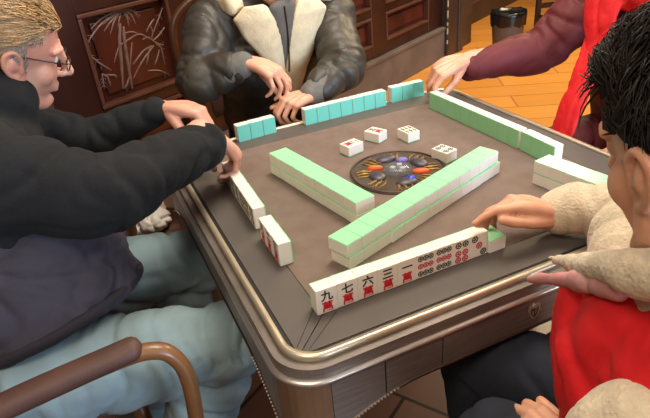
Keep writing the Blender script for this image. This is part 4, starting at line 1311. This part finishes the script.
# low stool with a white plastic bag between the two men
s = empty('stool', (-.545, .70, 0))
tag(s, 'round dark wooden stool carrying the white plastic bag behind the left arm', 'stool')
bm = bmesh.new(); cyl(bm, (0, 0, .385), .16, .035, 40); bmesh.ops.bevel(bm, geom=[e for e in bm.edges if len(e.link_faces) == 2 and e.calc_face_angle(0) > 1], offset=.01, segments=3, affect='EDGES'); obj('seat', bm, M['chair_dark'], s, True)
for k in range(4):
    t = PI / 4 + k * PI / 2
    bm = bmesh.new(); tube(bm, [(.11 * math.cos(t), .11 * math.sin(t), .39), (.15 * math.cos(t), .15 * math.sin(t), 0.0)], [.016, .013], n=10, sub=3, cap=False); obj('leg', bm, M['chair_dark'], s, True)
bm = bmesh.new(); tube(bm, [(.128 * math.cos(t), .128 * math.sin(t), .2) for t in np.linspace(0, 2 * PI, 25)[:-1]], .009, n=8, sub=1, closed=True); obj('ring_stretcher', bm, M['chair_dark'], s, True)
bm = bmesh.new()
tube(bm, [(-.575, .79, .455), (-.53, .80, .462), (-.475, .81, .457)], [(.05, .03), (.075, .042), (.055, .032)], n=20, sub=4, ref=(0, 1, 0))
tube(bm, [(-.50, .80, .46), (-.472, .825, .505), (-.462, .83, .535)], [.03, .016, .005], n=12, sub=4)
tube(bm, [(-.55, .80, .46), (-.585, .79, .50)], [.03, .006], n=12, sub=4)
me = fuse(bm, .005, 2)
folds(me, [((-.6, .8, .45), (-.45, .8, .46), 1.0)], .014, 26, 20, 4.0, .004)
co = get_co(me); co[:, 2] = np.maximum(co[:, 2], .4215); set_co(me, co)
set_co(me, get_co(me) + np.array((-.027, -.10, 0)))
tag(link('plastic_bag', me, M['bag_white']), 'crumpled white plastic bag lying on the dark stool', 'bag')

# ------------------------------------------------------------------ light and camera
def area(name, loc, target, size, power, col, sy=None):
    l = bpy.data.lights.new(name, 'AREA'); l.energy = power; l.color = col; l.size = size
    if sy: l.shape = 'RECTANGLE'; l.size_y = sy
    o = bpy.data.objects.new(name, l); COL.objects.link(o); o.location = loc
    o.rotation_euler = (V(target) - V(loc)).to_track_quat('-Z', 'Y').to_euler()
    return o
area('ceiling_lamp', (.35, .35, 2.75), (.15, .1, .76), .9, 46, (1.0, .89, .74))
area('ceiling_lamp', (3.2, 2.2, 2.8), (3.0, 2.0, 0), 1.2, 120, (1.0, .80, .52))
area('ceiling_lamp', (-1.4, -1.2, 2.8), (-1.0, -.6, 0.4), 1.0, 36, (1.0, .86, .68))
area('ceiling_lamp', (1.4, -1.6, 2.8), (1.2, -1.2, 0), 1.0, 8, (1.0, .86, .68))
area('window_daylight', (1.4, -3.5, 1.6), (.6, 0, .9), 2.2, 175, (.64, .79, 1.0), 1.3)
w = bpy.data.worlds.new('World'); SC.world = w; w.use_nodes = True
bg = w.node_tree.nodes['Background']; bg.inputs['Color'].default_value = (.75, .85, 1, 1); bg.inputs['Strength'].default_value = .6

cam = bpy.data.cameras.new('camera'); cam.sensor_width = 36; cam.sensor_fit = 'HORIZONTAL'; cam.lens = 31.75; cam.clip_start = .02
co_ = bpy.data.objects.new('camera', cam); COL.objects.link(co_)
co_.location = (-.63308, -1.06731, 1.37814)
co_.rotation_euler = (1.0542060, 0.0848847, -0.4346777)
SC.camera = co_
vs = SC.view_settings
vs.view_transform = 'Standard'; vs.look = 'None'; vs.gamma = 1; vs.use_curve_mapping = False
vs.exposure = 0.12
